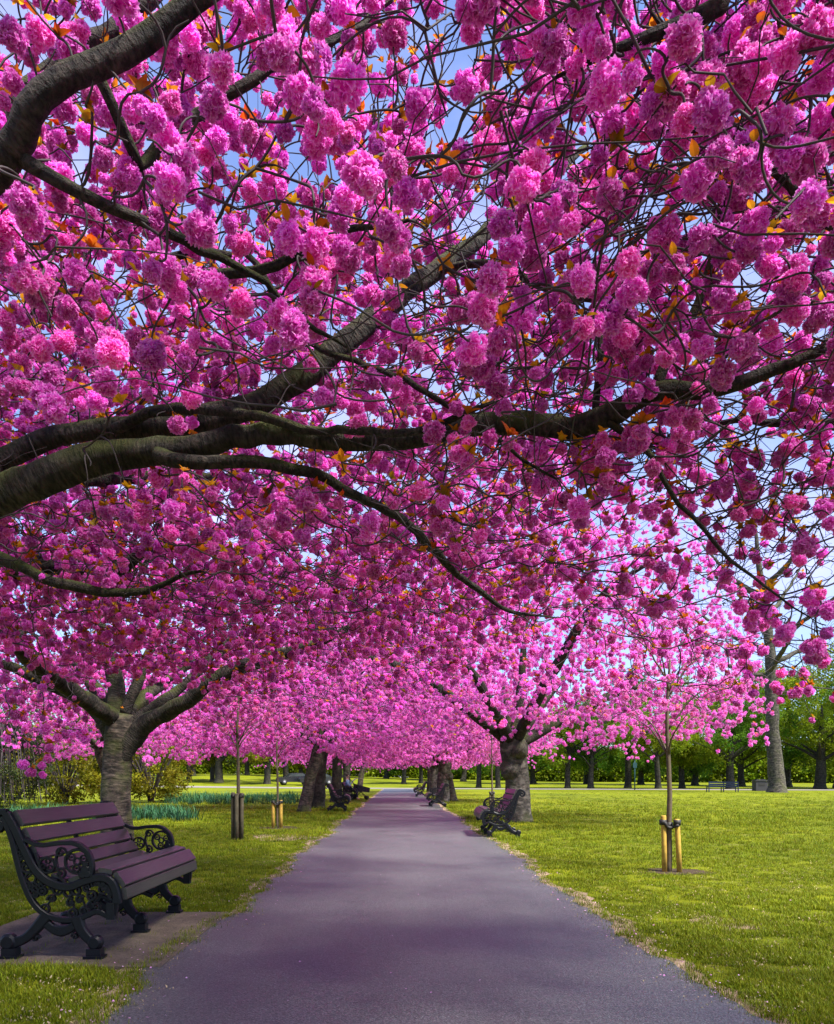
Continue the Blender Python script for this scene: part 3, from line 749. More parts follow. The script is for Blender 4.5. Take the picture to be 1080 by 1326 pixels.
def slab(n, xr, yr, low, high, keep=None, gate=.9, seed=1, view=True, clus=3):
    """blossom positions between an under- and an upper surface, in small groups with gaps"""
    out = []; tot = 0
    while tot < n:
        m = 4000
        p = np.column_stack([rng.uniform(*xr, m), rng.uniform(*yr, m), rng.uniform(0, 1, m)])
        lo_, hi = low(p[:, 0], p[:, 1]), high(p[:, 0], p[:, 1])
        ok = hi > lo_+.05; p, lo_, hi = p[ok], lo_[ok], hi[ok]
        w_ = (hi-lo_); ok = rng.random(len(p)) < w_/4.5; p, lo_, hi = p[ok], lo_[ok], hi[ok]
        p[:, 2] = lo_+(hi-lo_)*p[:, 2]
        if view is not None:
            iv = inview(p); ok = iv if view else ~iv; p = p[ok]
        if keep is not None: p = p[keep(p)]
        f = fbm(p, 1/gate, seed); ok = f > rng.uniform(-.65, .12, len(p)); p = p[ok]
        if clus > 1:
            k = rng.integers(1, clus+1, len(p)); p = np.repeat(p, k, 0)+rng.normal(0, .055, (k.sum(), 3))
        out.append(p); tot += len(p)
        if len(p) == 0: break
    return np.vstack(out)[:n]

def sstep(a, b, x): t = np.clip((x-a)/(b-a), 0, 1); return t*t*(3-2*t)
def wav(x, y, s): return .5*np.sin(x*1.9+s)*np.cos(y*1.6-s*.7)+.5*np.sin(x*.8-y*1.1+2*s)

# --- the near left tree, whose trunk stands outside the frame
T1 = np.array([-3.9, 3.5, 0.])
f1 = np.array([-3.7, 3.5, 1.75])
limbs1 = [
    ([f1, (-2.75, 3.55, 2.1), P(-20, 655, 3.6), P(60, 615, 3.6), P(130, 592, 3.6), P(205, 585, 3.6), P(300, 565, 3.55), P(400, 564, 3.45), P(500, 570, 3.4), P(570, 562, 3.35), P(650, 549, 3.3), P(740, 555, 3.2), P(800, 534, 3.1), P(845, 512, 3.05), P(930, 502, 3.0), P(1000, 482, 2.95), P(1100, 440, 2.9), P(1190, 420, 2.9)],
     [.13, .10, .086, .081, .075, .065, .052, .046, .044, .042, .045, .048, .047, .038, .030, .026, .018, .008]),
    ([P(-10, 640, 3.75), P(-10, 600, 3.9), P(60, 570, 3.95), P(150, 556, 3.95), P(240, 545, 3.95), P(310, 530, 4.0), P(370, 500, 4.05), P(430, 462, 4.1), P(500, 400, 4.25), P(560, 350, 4.4), P(612, 318, 4.55), P(690, 250, 4.8), P(760, 190, 5.0)],
     [.055, .056, .058, .060, .064, .067, .067, .063, .058, .052, .046, .035, .02]),
    ([P(205, 590, 3.55), P(250, 602, 3.5), P(310, 598, 3.5), P(370, 602, 3.5), P(430, 622, 3.6), P(500, 660, 3.9), P(540, 690, 4.3), P(575, 730, 4.7), P(620, 768, 5.0), P(660, 790, 5.2), P(720, 800, 5.4)],
     [.040, .036, .030, .027, .025, .024, .025, .024, .020, .014, .006]),
    ([P(150, 556, 3.9), P(230, 530, 3.7), P(300, 536, 3.5), P(370, 545, 3.4), P(430, 556, 3.3), P(520, 560, 3.1), P(600, 536, 2.95), P(640, 520, 2.9)],
     [.03, .028, .024, .022, .018, .016, .012, .005]),
    ([f1, (-2.9, 3.0, 2.35), (-1.7, 2.35, 2.6), P(-10, 215, 2.15), P(60, 125, 2.1), P(120, 75, 2.1), P(180, 38, 2.1), P(250, -5, 2.1), P(330, -50, 2.1), P(480, -160, 2.2)],
     [.11, .08, .055, .042, .038, .036, .034, .030, .025, .016]),
    ([P(-40, 205, 2.2), P(20, 205, 2.15), P(70, 232, 2.15), P(140, 268, 2.2), P(210, 300, 2.3), P(280, 335, 2.5), P(345, 375, 2.6), P(410, 428, 2.7), P(450, 450, 2.75)],
     [.026, .023, .020, .017, .015, .014, .012, .009, .005]),
    ([P(120, 80, 2.3), P(180, 210, 2.5), P(215, 178, 2.55), P(265, 140, 2.6), P(330, 100, 2.6), P(400, 70, 2.65), P(450, 40, 2.7), P(540, -30, 2.8)],
     [.018, .018, .020, .018, .017, .015, .012, .006]),
    ([P(770, 548, 3.15), P(773, 500, 3.15), P(776, 430, 3.15), P(782, 360, 3.1), P(775, 300, 3.0)], [.016, .014, .013, .009, .004]),
    ([P(845, 512, 3.05), P(862, 470, 3.05), P(888, 410, 3.1), P(918, 345, 3.1), P(940, 290, 3.1), P(985, 190, 3.0), P(1010, 120, 2.9)], [.024, .020, .017, .015, .012, .008, .004]),
    ([P(788, 548, 3.1), P(830, 575, 3.05), P(852, 612, 3.05), P(880, 650, 3.1), P(912, 682, 3.1), P(940, 722, 3.15), P(990, 760, 3.2), P(1050, 800, 3.2)], [.015, .013, .011, .010, .009, .008, .006, .003]),
    ([P(-60, 700, 5.2), P(0, 722, 5.1), P(60, 748, 5.0), P(120, 766, 5.0), P(190, 764, 5.0), P(260, 740, 4.9)], [.05, .045, .036, .03, .024, .010]),
    ([P(300, 330, 3.0), P(210, 340, 2.9), P(330, 350, 2.7), P(400, 320, 2.6), P(440, 300, 2.6), P(530, 285, 2.5)], [.012, .018, .018, .016, .014, .006]),
    ([P(320, 330, 3.6), P(400, 440, 3.5), P(460, 470, 3.4), P(540, 500, 3.2), P(640, 560, 3.1), P(720, 620, 3.1)], [.014, .014, .013, .012, .01, .005]),
    ([P(560, 350, 4.4), P(640, 345, 4.2), P(730, 380, 3.9), P(820, 375, 3.7), P(900, 330, 3.6), P(1000, 300, 3.4)], [.022, .022, .02, .016, .012, .006]),
    ([(-3.7, 3.5, 1.9), (-3.4, 4.8, 2.9), (-2.6, 6.2, 3.6), (-1.4, 7.4, 4.1)], [.12, .09, .06, .02]),
    ([(-3.8, 3.5, 1.9), (-4.4, 2.2, 3.0), (-4.6, 1.0, 3.6)], [.11, .08, .03]),
    ([(-3.8, 3.6, 1.9), (-5.2, 4.4, 3.2), (-6.4, 5.0, 3.9)], [.11, .08, .03]),
    ([f1, (-3.0, 3.7, 3.4), (-1.9, 4.0, 4.9), (-.9, 4.2, 5.8)], [.11, .08, .05, .02]),
]
def low1(x, y): return 2.26+.16*wav(x, y, 1.3)-.50*sstep(1.2, 2.2, x)*sstep(2.4, 3.2, y)+.10*sstep(2.8, 1.5, y)
def high1(x, y):
    r = ((x+1.0)/5.2)**2+((y-3.8)/5.7)**2
    return 2.3+3.2*np.sqrt(np.clip(1-r, 0, 1))
def keep1(p):
    far_ = np.where((p[:, 0] > 1.3), .45, 1.0)*np.where((p[:, 0] > .2) & (p[:, 1] < 2.8), .7, 1)*np.where((p[:, 0] > 1.6) & (p[:, 1] > 4.2), .55, 1)
    return (p[:, 1] > 1.5) & (np.linalg.norm(p-np.array([0, 0, CH]), axis=1) > 2.3) & (rng.random(len(p)) < far_)
att1 = slab(9200, (-5.6, 3.8), (1.4, 9.4), low1, high1, keep1, .75, 3.1, clus=3)
hang = np.array([P(x, y, Y) for x, y, Y in ((1052, 838, 3.2), (1016, 820, 3.2), (1062, 770, 3.15), (1075, 790, 3.2), (1040, 705, 3.2), (30, 990, 5.4), (35, 965, 5.5), (62, 982, 5.6), (40, 1000, 5.5), (55, 930, 5.8), (20, 925, 5.6), (90, 925, 6.2), (75, 955, 6.0), (110, 958, 6.2), (8, 900, 5.6), (55, 890, 5.7))])
hang = np.vstack([hang, hang+rng.normal(0, .06, hang.shape)])
# the big limbs keep a mostly clear underside
def beneath(att, limb, m, share):
    q, rr = spline(limb[0], limb[1], .08); q = q[q[:, 1] < 12.5]
    c = np.array([0, 0, CH]); u = q-c; L_ = np.linalg.norm(u, axis=1); u = u/L_[:, None]
    v = att-c; t = v@u.T; off = np.linalg.norm(v[:, None]-t[..., None]*u[None], axis=2)/np.maximum(t, .1)*L_[None]
    hit = ((off < m) & (t < L_[None]+.05)).any(1); return att[~(hit & (rng.random(len(att)) < share))]
for k_, m_, sh_ in ((0, .085, .85), (1, .10, .85), (2, .07, .8), (4, .08, .7), (9, .05, .6), (10, .09, .8)): att1 = beneath(att1, limbs1[k_], m_, sh_)
att1 = np.vstack([att1, hang])
bare1 = slab(4200, (-4.5, 3.4), (1.4, 7), lambda x, y: low1(x, y)-.05, high1, keep1, .8, 5.1, clus=1)
ext1 = slab(3000, (-6.4, 3.2), (-1.2, 8.6), low1, high1, lambda p: np.linalg.norm(p-np.array([0, 0, CH]), axis=1) > 1.6, .9, 3.1, view=False)  # unseen rest of the crown, made denser to shade the near path and grass
cherry('nearest cherry tree, mossy limbs reaching in from the left edge across the path', T1, ([(-3.95, 3.5, -.05), (-3.9, 3.5, .3), (-3.85, 3.5, 1.0), (-3.7, 3.5, 1.9)], [.40, .32, .28, .25]), limbs1, att1, bare1, parts=300, extra=ext1, pom_d=(.42, .88), r0=.0027, leafp=.8, whips=900)

# --- the near right tree, also rooted outside the frame
T2R = np.array([4.0, 2.0, 0.])
limbsR = [
    ([(3.9, 2.0, 1.8), (3.0, 2.1, 2.5), (2.1, 2.1, 2.9), P(1010, -60, 2.05), P(930, 5, 2.0), P(880, 34, 2.0), P(800, 60, 2.0), P(720, 100, 2.1)], [.12, .09, .05, .030, .024, .019, .012, .005]),
    ([(3.9, 2.0, 1.8), (3.0, 2.5, 2.4), P(1100, 300, 2.5), P(1020, 240, 2.45), P(960, 170, 2.4), P(900, 100, 2.35), P(840, 10, 2.3)], [.09, .06, .022, .014, .012, .010, .005]),
    ([(3.9, 2.1, 1.9), (3.4, 3.4, 2.7), (2.7, 4.2, 3.1), (2.0, 4.6, 3.3)], [.11, .07, .04, .015]),
    ([(3.9, 2.0, 1.9), (4.3, .8, 3.0), (4.2, -.4, 3.6)], [.11, .07, .03]),
    ([(3.9, 2.0, 1.9), (3.2, 1.6, 3.5), (2.3, 1.7, 4.6)], [.11, .07, .03]),
]
def low2(x, y): return 2.35+.16*wav(x, y, 4.3)
def high2(x, y):
    r = ((x-3.6)/3.8)**2+((y-1.6)/3.0)**2
    return 2.35+3.2*np.sqrt(np.clip(1-r, 0, 1))
k2 = lambda p: (p[:, 1] > 1.45) & (np.linalg.norm(p-np.array([0, 0, CH]), axis=1) > 2.2)
attR = slab(820, (.2, 4.6), (1.4, 4.6), low2, high2, k2, .75, 8.2, clus=3)
bareR = slab(800, (.2, 4.0), (1.4, 4.4), low2, high2, k2, .8, 9.2, clus=1)
extR = slab(1700, (1.2, 6.5), (-1.4, 4.4), low2, high2, lambda p: np.linalg.norm(p-np.array([0, 0, CH]), axis=1) > 1.6, .9, 8.2, view=False)  # out-of-view blossom, amount raised to cast more shade on the foreground
cherry('cherry tree beyond the right edge with a grey limb at the top right', T2R, ([(4.05, 2, -.05), (4.0, 2, .3), (3.95, 2, 1.0), (3.9, 2, 1.9)], [.36, .28, .24, .2]), limbsR, attR, bareR, parts=200, extra=extR, pom_d=(.42, .88), r0=.0027, leafp=.8, whips=350)

# --- the second tree on the left, forked low
B2 = np.array([-4.2, 11.1, 0.]); Y2 = 11.1
limbs2 = [
    ([P(151, 992, 11.1), P(166, 962, 11.08), P(195, 935, 11.0), P(232, 914, 10.8), P(275, 882, 10.6), P(315, 862, 10.4), P(362, 848, 10.1), P(430, 825, 9.8), P(500, 780, 9.6)], [.15, .15, .13, .118, .108, .10, .085, .05, .02]),
    ([P(156, 965, 11.15), P(175, 937, 11.2), P(205, 912, 11.3), P(245, 880, 11.5), P(280, 845, 11.8), P(330, 800, 12)], [.12, .11, .09, .07, .05, .02]),
    ([P(152, 935, 11.1), P(150, 890, 11.2), P(143, 850, 11.2), P(130, 810, 11.1), P(120, 760, 11)], [.15, .13, .11, .08, .03]),
    ([P(160, 925, 11.1), P(180, 880, 11.1), P(190, 850, 11.2), P(215, 800, 11.4), P(240, 740, 11.6)], [.09, .08, .065, .05, .02]),
    ([P(152, 972, 11.1), P(143, 942, 11.1), P(118, 910, 11.1), P(80, 892, 11.0), P(30, 870, 10.8), P(-40, 840, 10.4)], [.15, .14, .12, .10, .08, .03]),
    ([P(145, 930, 11.0), (-4.6, 9.6, 2.5), (-4.3, 7.9, 2.9), P(-30, 742, 6.6), P(40, 734, 6.4), P(100, 730, 6.3), P(145, 738, 6.2), P(210, 700, 6.0)], [.13, .12, .11, .09, .085, .08, .07, .02]),
    ([P(152, 935, 11.2), (-3.6, 12.6, 3.0), (-2.6, 13.9, 3.6)], [.12, .08, .03]),
    ([P(150, 930, 11.2), (-5.4, 12.2, 3.1), (-6.6, 13.2, 3.7)], [.12, .08, .03]),
]
def low3(x, y): return 1.95+.25*wav(x, y, 2.3)+.35*sstep(-5, -2, x)*sstep(12, 9, y)
def high3(x, y):
    r = ((x+4.0)/5.4)**2+((y-10.6)/5.4)**2
    return 2.1+3.5*np.sqrt(np.clip(1-r, 0, 1))
att2 = slab(6800, (-9.6, 1.6), (5.0, 16.2), low3, high3, None, 1.0, 13.2)
for k_, m_ in ((0, .20), (1, .14), (2, .18), (3, .12), (4, .18)): att2 = beneath(att2, (np.clip(np.array(limbs2[k_][0])*np.array([1, 1, 1]), -99, 99), limbs2[k_][1]), m_, .85)
bare2 = slab(1500, (-8.5, 1.2), (5.2, 13.5), low3, high3, None, 1.0, 14.2, clus=1)
cherry('cherry tree with thick forked trunk right behind the nearest bench', B2, ([(-4.2, 11.1, -.05), (-4.2, 11.1, .2), P(150, 1040, Y2), P(150, 990, Y2), P(153, 950, Y2), P(156, 925, Y2)], [.30, .24, .215, .20, .195, .18]), limbs2, att2, bare2, parts=300, leafp=.30, r0=.0030, pom_d=(.5, .95), whips=600)

# --- trees further along the avenue
def auto_tree(label, base, rad, fork, R, H, n, nb, seed, low0=2.0, lean=0, burl=False, near=False, lo=True, barkm=None, pale=False, xr=None, hy=1.0):
    global rng
    g = np.random.default_rng(seed); b = np.array(base, float)
    top = b+np.array([lean, 0, fork])
    limbs = []
    m = 7
    for i in range(m):
        az = i*6.283/m+g.uniform(-.35, .35); el = g.uniform(.5, 1.0); l = R*g.uniform(.75, .95); d = np.array([math.cos(az), math.sin(az), 0])
        s = top+np.array([0, 0, -.15])
        limbs.append(([s, s+d*l*.3+[0, 0, l*.28*el], s+d*l*.65+[0, 0, l*.55*el], s+d*l+[0, 0, l*.62*el]], [rad*.5, rad*.4, rad*.26, .02]))
    limbs.append(([top, top+[.2, .1, 1.2], top+[.4, -.2, H*.55]], [rad*.5, rad*.35, .03]))
    low = lambda x, y: low0+.26*wav(x, y, seed*1.1)+.15*wav(2*x, 2*y, seed*.6)+.75*(np.hypot(x-b[0], y-b[1])/R)**2*(.25+.6*np.sin(2*np.arctan2(y-b[1], x-b[0])+seed)*np.cos(3*np.arctan2(y-b[1], x-b[0])))
    high = lambda x, y: low0+(H-low0)*np.sqrt(np.clip(1-((x-b[0]-lean)/R)**2-((y-b[1])/(R*hy))**2, 0, 1))
    att = slab(n, (b[0]-R-.5, b[0]+R+.5), (b[1]-R*hy, b[1]+R*hy), low, high, None, 1.1, seed*2.3, view=None)
    # twigs lead to a part of the blossom; the rest sits close around them
    tw = att[rng.permutation(len(att))[:nb]]; ex = att
    bl = None
    if burl: bl = [(b+np.array([-rad*.78, -.14, 1.30]), .27), (b+np.array([-rad*.62, -.10, 1.72]), .24), (b+np.array([-rad*.1, -.30, 1.78]), .22)]
    r = [rad*1.25, rad*1.08, rad*.95, rad*.92, rad*1.02, rad]
    tr = [b+np.array([0, 0, -.05]), b+np.array([lean*.1, 0, .2]), b+np.array([lean*.35, 0, fork*.4]), b+np.array([lean*.6, 0, fork*.65]), b+np.array([lean*.9, 0, fork*.88]), top]
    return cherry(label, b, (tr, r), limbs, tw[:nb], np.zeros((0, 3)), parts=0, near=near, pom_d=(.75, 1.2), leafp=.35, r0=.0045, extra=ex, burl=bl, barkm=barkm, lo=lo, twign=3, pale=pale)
burred = auto_tree('cherry tree with a bulging burred grey trunk behind the right bench', (3.03, 18.5, 0), .315, 2.05, 6.0, 9.0, 10000, 900, 31, 2.05, -.15, True, barkm=BARK_BURR, hy=.85)
l3 = auto_tree('left avenue cherry with a slender leaning trunk', (-3.05, 24, 0), .20, 2.3, 5.2, 6.2, 6500, 500, 37, 1.95, .55)
l4 = auto_tree('dark-trunked cherry directly behind the slender leaning one', (-2.9, 27.0, 0), .235, 2.3, 5.0, 6.3, 6500, 450, 41, 2.0, .15, barkm=BARK_DARK)
dup(l4, (-2.75, 33, 0), 1.0, 1.0, 'cherry tree whose dark trunk rises behind the left iron bench')
dup(burred, (2.05, 34, 0), 2.2, .93, 'left trunk of the close pair of cherries on the right verge')
dup(l3, (2.62, 35, 0), 2.9, 1.0, 'right trunk of the close pair of cherries on the right verge')
dup(l4, (-2.9, 43, 0), 2.4, 1.0, 'cherry tree behind the pram on the left verge')
dup(burred, (2.25, 46, 0), 4.0, .9, 'cherry tree beside the farthest bench on the right')
dup(l3, (-2.9, 55, 0), .7, 1.05, 'last cherry on the left side before the road')
dup(l4, (2.5, 58, 0), 5.0, 1.0, 'last cherry on the right side before the road')
dup(l3, (-9.8, 25.5, 0), 4.2, .95, 'cherry tree whose trunk hides behind the forked left trunk, crown over the bushes')

# ------------------------------------------------------------------ staked saplings
def stake(x, y, h, tilt, m, r, label):
    mb = MB(); n = 9
    v, f, _ = tube_arrays(np.array([(0, 0, -.05), (tilt*h*.5, 0, h*.5), (tilt*h, 0, h-.015), (tilt*h, 0, h)]), np.array([r*1.05, r, r, r*.8]), n, .03, 3); mb.add(v, f)
    return tag(link('tree_stake', mb.mesh('tree_stake', [m], True), None, (x, y, 0)), label, 'stake', 'stakes holding young trees')
def sapling(label, x, y, h, r, crown, n, stakes, m, seed, barkm=SAPBARK, pale=True, tie_h=.6, lowc=1.35):
    t = empty('cherry_sapling', (x, y, 0), 0, label, 'sapling', 'young staked cherries')
    g = np.random.default_rng(seed)
    me, p, rr = limb_mesh('trunk', [(0, 0, -.05), (.01, 0, h*.3), (-.01, .01, h*.6), (.015, 0, h*.8)], [r*1.3, r, r*.75, r*.4], barkm, 8, .04, seed, .12, .004); link('trunk', me, t)
    limbs = []
    for i in range(9):
        az = i*2.4+g.uniform(-.3, .3); z = h*g.uniform(.42, .72); l = crown*g.uniform(.5, .8); d = np.array([math.cos(az), math.sin(az), 0])
        limbs.append([(0, 0, z), d*l*.4+[0, 0, z+l*.55], d*l+[0, 0, z+l*.9]])
    S, D, R = [], [], []
    mb = MB()
    for i, q in enumerate(limbs):
        p, rr = spline(q, [r*.45, r*.3, r*.12], .1, .01, i); v, f, _ = tube_arrays(p, rr, 5); mb.add(v, f)
        tt = np.gradient(p, axis=0); S.append(p); D.append(tt/np.linalg.norm(tt, axis=1)[:, None]); R.append(rr)
    link('branches', mb.mesh('branches', [barkm], True), t)['kind'] = 'stuff'
    a = []
    while len(a) < n:
        q = g.uniform(-1, 1, 3)
        if np.linalg.norm(q) < 1 and (np.linalg.norm(q) > .35): a.append((q[0]*crown, q[1]*crown, lowc+(h-lowc)*(q[2]*.5+.5)-.25*(abs(q[0])**2)))
    a = np.array(a)
    ln, rr = grow(np.vstack(S), np.vstack(D), np.concatenate(R), a[:260], np.array([0, 0, h*.5]), .3, .0028)
    link('twigs', twig_mesh('twigs', ln, rr, TWIG, 3), t)['kind'] = 'stuff'
    scatter('blossom', POMS_LO, a, rot_euler(len(a)), g.uniform(.6, 1.0, len(a)), [PETAL_PALE if pale else PETAL], t)
    lf = a[g.random(len(a)) < .6]
    scatter('leaves', TUFTS, lf, leaf_rot(len(lf)), g.uniform(.7, 1.2, len(lf)), [LEAF_BRONZE], t)
    # rubber tie looped between the stakes
    tb = MB(); pts = [(sx-x, sy-y+(-.045), tie_h+dz) for sx, sy, dz in stakes]
    q = [pts[0], (pts[0][0]*.5, -.05, tie_h-.05), (0, -.05, tie_h-.06), (pts[-1][0]*.5, -.05, tie_h-.05), pts[-1]]
    p, rr = spline(q, [.02]*5, .03); v, f, _ = tube_arrays(p, rr, 6, .15, 2); tb.add(v, f)
    v, f, _ = tube_arrays(np.array([(.0, 0, tie_h-.08), (0, 0, tie_h)]), np.array([r*1.5, r*1.5]), 10); tb.add(v, f)
    for pp in pts:
        v, f, _ = tube_arrays(np.array([(pp[0], pp[1]+.045, tie_h-.03), (pp[0], pp[1]+.045, tie_h+.03)]), np.array([.042, .042]), 10); tb.add(v, f)
    link('tree_tie', tb.mesh('tree_tie', [RUBBER], True), t)
    return t
YS = 8.66; XS = P(866, 0, YS)[0]
soil(XS+.1, YS, .30, 2, 'ring of bare soil around the staked sapling on the right')
st = [(XS-.075, YS-.02, 0), (XS+.075, YS-.06, -.03)]
stake(st[0][0]+.02, st[0][1], .66, -.02, STAKE_Y, .030, 'left yellow stake of the sapling on the right lawn')
stake(st[1][0]+.03, st[1][1], .62, -.05, STAKE_Y, .030, 'right yellow stake of the sapling on the right lawn')
sapling('young staked cherry with pale pink crown on the right lawn', XS, YS, 3.1, .030, 1.0, 170, st, STAKE_Y, 5, tie_h=.58, lowc=1.55)
YA = 13.2; XA = P(308, 0, YA)[0]
sa = [(XA-.075, YA-.05, 0), (XA+.075, YA-.03, 0)]
stake(sa[0][0], sa[0][1], .84, 0, STAKE_D, .034, 'left dark weathered stake of the nearer left sapling')
stake(XA, YA-.11, .82, 0, STAKE_D, .034, 'front middle dark stake of the nearer left sapling')
stake(sa[1][0], sa[1][1], .83, 0, STAKE_D, .034, 'right dark weathered stake of the nearer left sapling')
sapling('young cherry between dark weathered stakes on the left lawn', XA, YA, 3.4, .030, .9, 260, sa, STAKE_D, 8, tie_h=.78, lowc=1.9)
YB = 16.2; XB = P(359, 0, YB)[0]
sb = [(XB-.085, YB-.02, 0), (XB+.085, YB-.02, 0)]
soil(XB, YB, .45, 4, 'ring of bare soil under the yellow-staked left sapling')
stake(sb[0][0], sb[0][1], .60, 0, STAKE_Y, .036, 'left yellow stake of the farther left sapling')
stake(sb[1][0], sb[1][1], .61, 0, STAKE_Y, .036, 'right yellow stake of the farther left sapling')
sapling('young cherry between yellow stakes on the left lawn', XB, YB, 3.0, .024, .8, 200, sb, STAKE_Y, 9, tie_h=.57, lowc=1.8)
YC = 26.0; XC = P(637, 0, YC)[0]
sc_ = [(XC-.06, YC-.02, 0), (XC+.06, YC-.02, 0)]
stake(sc_[0][0], sc_[0][1], .62, 0, STAKE_D, .034, 'left stake of the far sapling left of the burred trunk')
stake(sc_[1][0], sc_[1][1], .62, 0, STAKE_D, .034, 'right stake of the far sapling left of the burred trunk')
sapling('slim young cherry standing left of the burred trunk', XC, YC, 3.2, .028, .9, 200, sc_, STAKE_D, 12, tie_h=.57, lowc=1.9)
blob_sheet('worn_patch', (P(365, 0, 13.6)[0], 13.6), .62, .75, VERGE, .0035, 7, 'worn sandy patch in the left lawn beside the path')
blob_sheet('worn_patch', (P(905, 0, 6.0)[0], 5.6), .22, .3, VERGE, .0035, 9, 'small worn patch in the right foreground grass')

# ------------------------------------------------------------------ background trees
def leafy(label, x, y, h, R, tr, tm, lm, n, crown_lo, seed, cs=1.0, group='green trees beyond the lawn', flat_=1.0, tplate=None):
    g = np.random.default_rng(seed); z0 = float(gz(x, y)); t = empty('leafy_tree', (x, y, z0), 0, label, 'tree', group)
    lx = g.uniform(-.3, .3)
    me, _, _ = limb_mesh('trunk', [(0, 0, -.1), (0, 0, .4), (lx*.3, 0, crown_lo), (lx, 0, h*.6), (lx*1.3, 0, h*.85)], [tr*1.5, tr*1.05, tr*.9, tr*.5, tr*.1], tm, 10, .05, seed, .5, .02); link('trunk', me, t)
    mb = MB()
    for i in range(9):
        az = i*2.4+g.uniform(-.3, .3); z = crown_lo*.9+(h*.5)*g.uniform(0, .7); l = R*g.uniform(.6, .9); d = np.array([math.cos(az), math.sin(az), 0])
        p, rr = spline([(lx*.4, 0, z), d*l*.45+[0, 0, z+l*.3], d*l+[0, 0, z+l*.55]], [tr*.4, tr*.25, .03], .4, .05, i); v, f, _ = tube_arrays(p, rr, 5); mb.add(v, f)
    link('branches', mb.mesh('branches', [tm], True), t)['kind'] = 'stuff'
    lob = [(g.normal(0, R*.45), g.normal(0, R*.4), g.uniform(crown_lo+.12*(h-crown_lo), h*.85), g.uniform(.32, .55)*R) for _ in range(11)]
    pts = []
    for q in lob:
        k = n//11; d = g.normal(0, 1, (k, 3)); d /= np.linalg.norm(d, axis=1)[:, None]
        pts.append(np.array(q[:3])+d*q[3]*g.uniform(.55, 1.05, (k, 1))*np.array([1, 1, .8]))
    pts = np.vstack(pts); pts = pts[pts[:, 2] > crown_lo*.85]
    scatter('crown', tplate or CLUMPS, pts, rot_euler(len(pts)), g.uniform(.55, 1.05, len(pts))*cs, [lm], t)
    return t
LT = [ # px, base y, trunk radius, height, crown radius, leaf, low crown
    (735, 1021, .34, 9, 3.2, LEAF_LIME, 2.2, 'leafy tree with thin dark trunk, first right of the burred cherry'),
    (765, 1021, .36, 9.5, 3.2, LEAF_GREEN, 2.1, 'leafy tree with thin dark trunk, second right of the burred cherry'),
    (813, 1021, .42, 10, 3.4, LEAF_LIME, 2.3, 'leafy tree with dark trunk just left of the teal signpost'),
    (852, 1022, .34, 9, 3.2, LEAF_LIME, 2.2, 'leafy tree with dark trunk just left of the right staked sapling'),
    (883, 1024, .36, 9, 3.0, LEAF_LIME, 2.2, 'leafy tree with greyish trunk just right of the right staked sapling'),
    (945, 1021, .46, 10, 4.2, LEAF_GREEN, 2.6, 'dark-trunked leafy tree standing behind the blue park bench'),
    (1062, 1026, .62, 9.5, 5.0, LEAF_LIME, 2.2, 'bright lime tree with thick trunk right of the tall plane tree'),
    (620, 1018, .34, 9, 3.4, LEAF_GREEN, 2.4, 'leafy tree with dark trunk just left of the burred cherry'),
    (645, 1018, .34, 9, 3.2, LEAF_GREEN, 2.4, 'leafy tree hidden behind the slim far sapling'),
    (523, 1017, .36, 9, 3.6, LEAF_GREEN, 2.6, 'leafy tree with dark trunk beyond the end of the path'),
    (545, 1017, .34, 9, 3.2, LEAF_DARK, 2.6, 'dark leafy tree beyond the farthest bench'),
    (370, 1013, .5, 10, 4, LEAF_OLIVE, 2.4, 'olive tree with dark trunk left of the leaning cherry'),
    (346, 1013, .5, 10, 4, LEAF_OLIVE, 2.4, 'olive tree with dark trunk behind the yellow-staked sapling'),
    (283, 1013, .62, 10, 4.4, LEAF_DARK, 2.4, 'dark tree, thicker of the close pair left of the dark stakes'),
    (275, 1014, .36, 9, 3.5, LEAF_OLIVE, 2.4, 'olive tree, thinner of the close pair left of the dark stakes'),
    (245, 1017, .42, 9, 4, LEAF_OLIVE, 2.2, 'olive tree with dark trunk right of the yellow-green bush'),
]
for i, (px, by, tr, h, R, lm, cl, lab) in enumerate(LT):
    Y = 70+ (i*7 % 5)*2.0 if px > 600 else 92+(i*5 % 4)*3
    if px > 900: Y = 60+(i % 3)*4
    X = P(px, 0, Y)[0]
    if px > 600: Y = max(Y, road_y(X)+8)*1.0; X = P(px, 0, Y)[0]
    leafy(lab, X, Y, h, R, tr*.8, BARK_DARK, lm, 460, cl, 50+i, 1.0)
# second rank closing the view behind
BK = [(690, 100, LEAF_GREEN), (760, 104, LEAF_LIME), (830, 98, LEAF_GREEN), (900, 95, LEAF_GREEN), (960, 88, LEAF_LIME), (1020, 84, LEAF_LIME), (1085, 78, LEAF_GREEN), (1140, 70, LEAF_LIME),
      (600, 110, LEAF_GREEN), (560, 118, LEAF_DARK), (500, 120, LEAF_GREEN), (440, 125, LEAF_DARK), (390, 122, LEAF_OLIVE), (320, 125, LEAF_DARK), (250, 120, LEAF_OLIVE), (190, 110, LEAF_OLIVE), (120, 105, LEAF_LIME), (50, 100, LEAF_OLIVE), (-20, 95, LEAF_DARK)]
places = ['behind the burred cherry', 'behind the second thin trunk', 'behind the teal signpost', 'behind the right sapling', 'behind the blue bench', 'behind the plane tree trunk', 'at the far right edge', 'beyond the right edge', 'behind the paired right cherries', 'beyond the farthest bench', 'over the end of the path', 'behind the far left benches', 'behind the leaning cherry', 'behind the yellow-staked sapling', 'behind the dark-staked sapling', 'behind the yellow-green bush', 'behind the forked cherry trunk', 'behind the dark weeping shrub', 'at the far left edge']
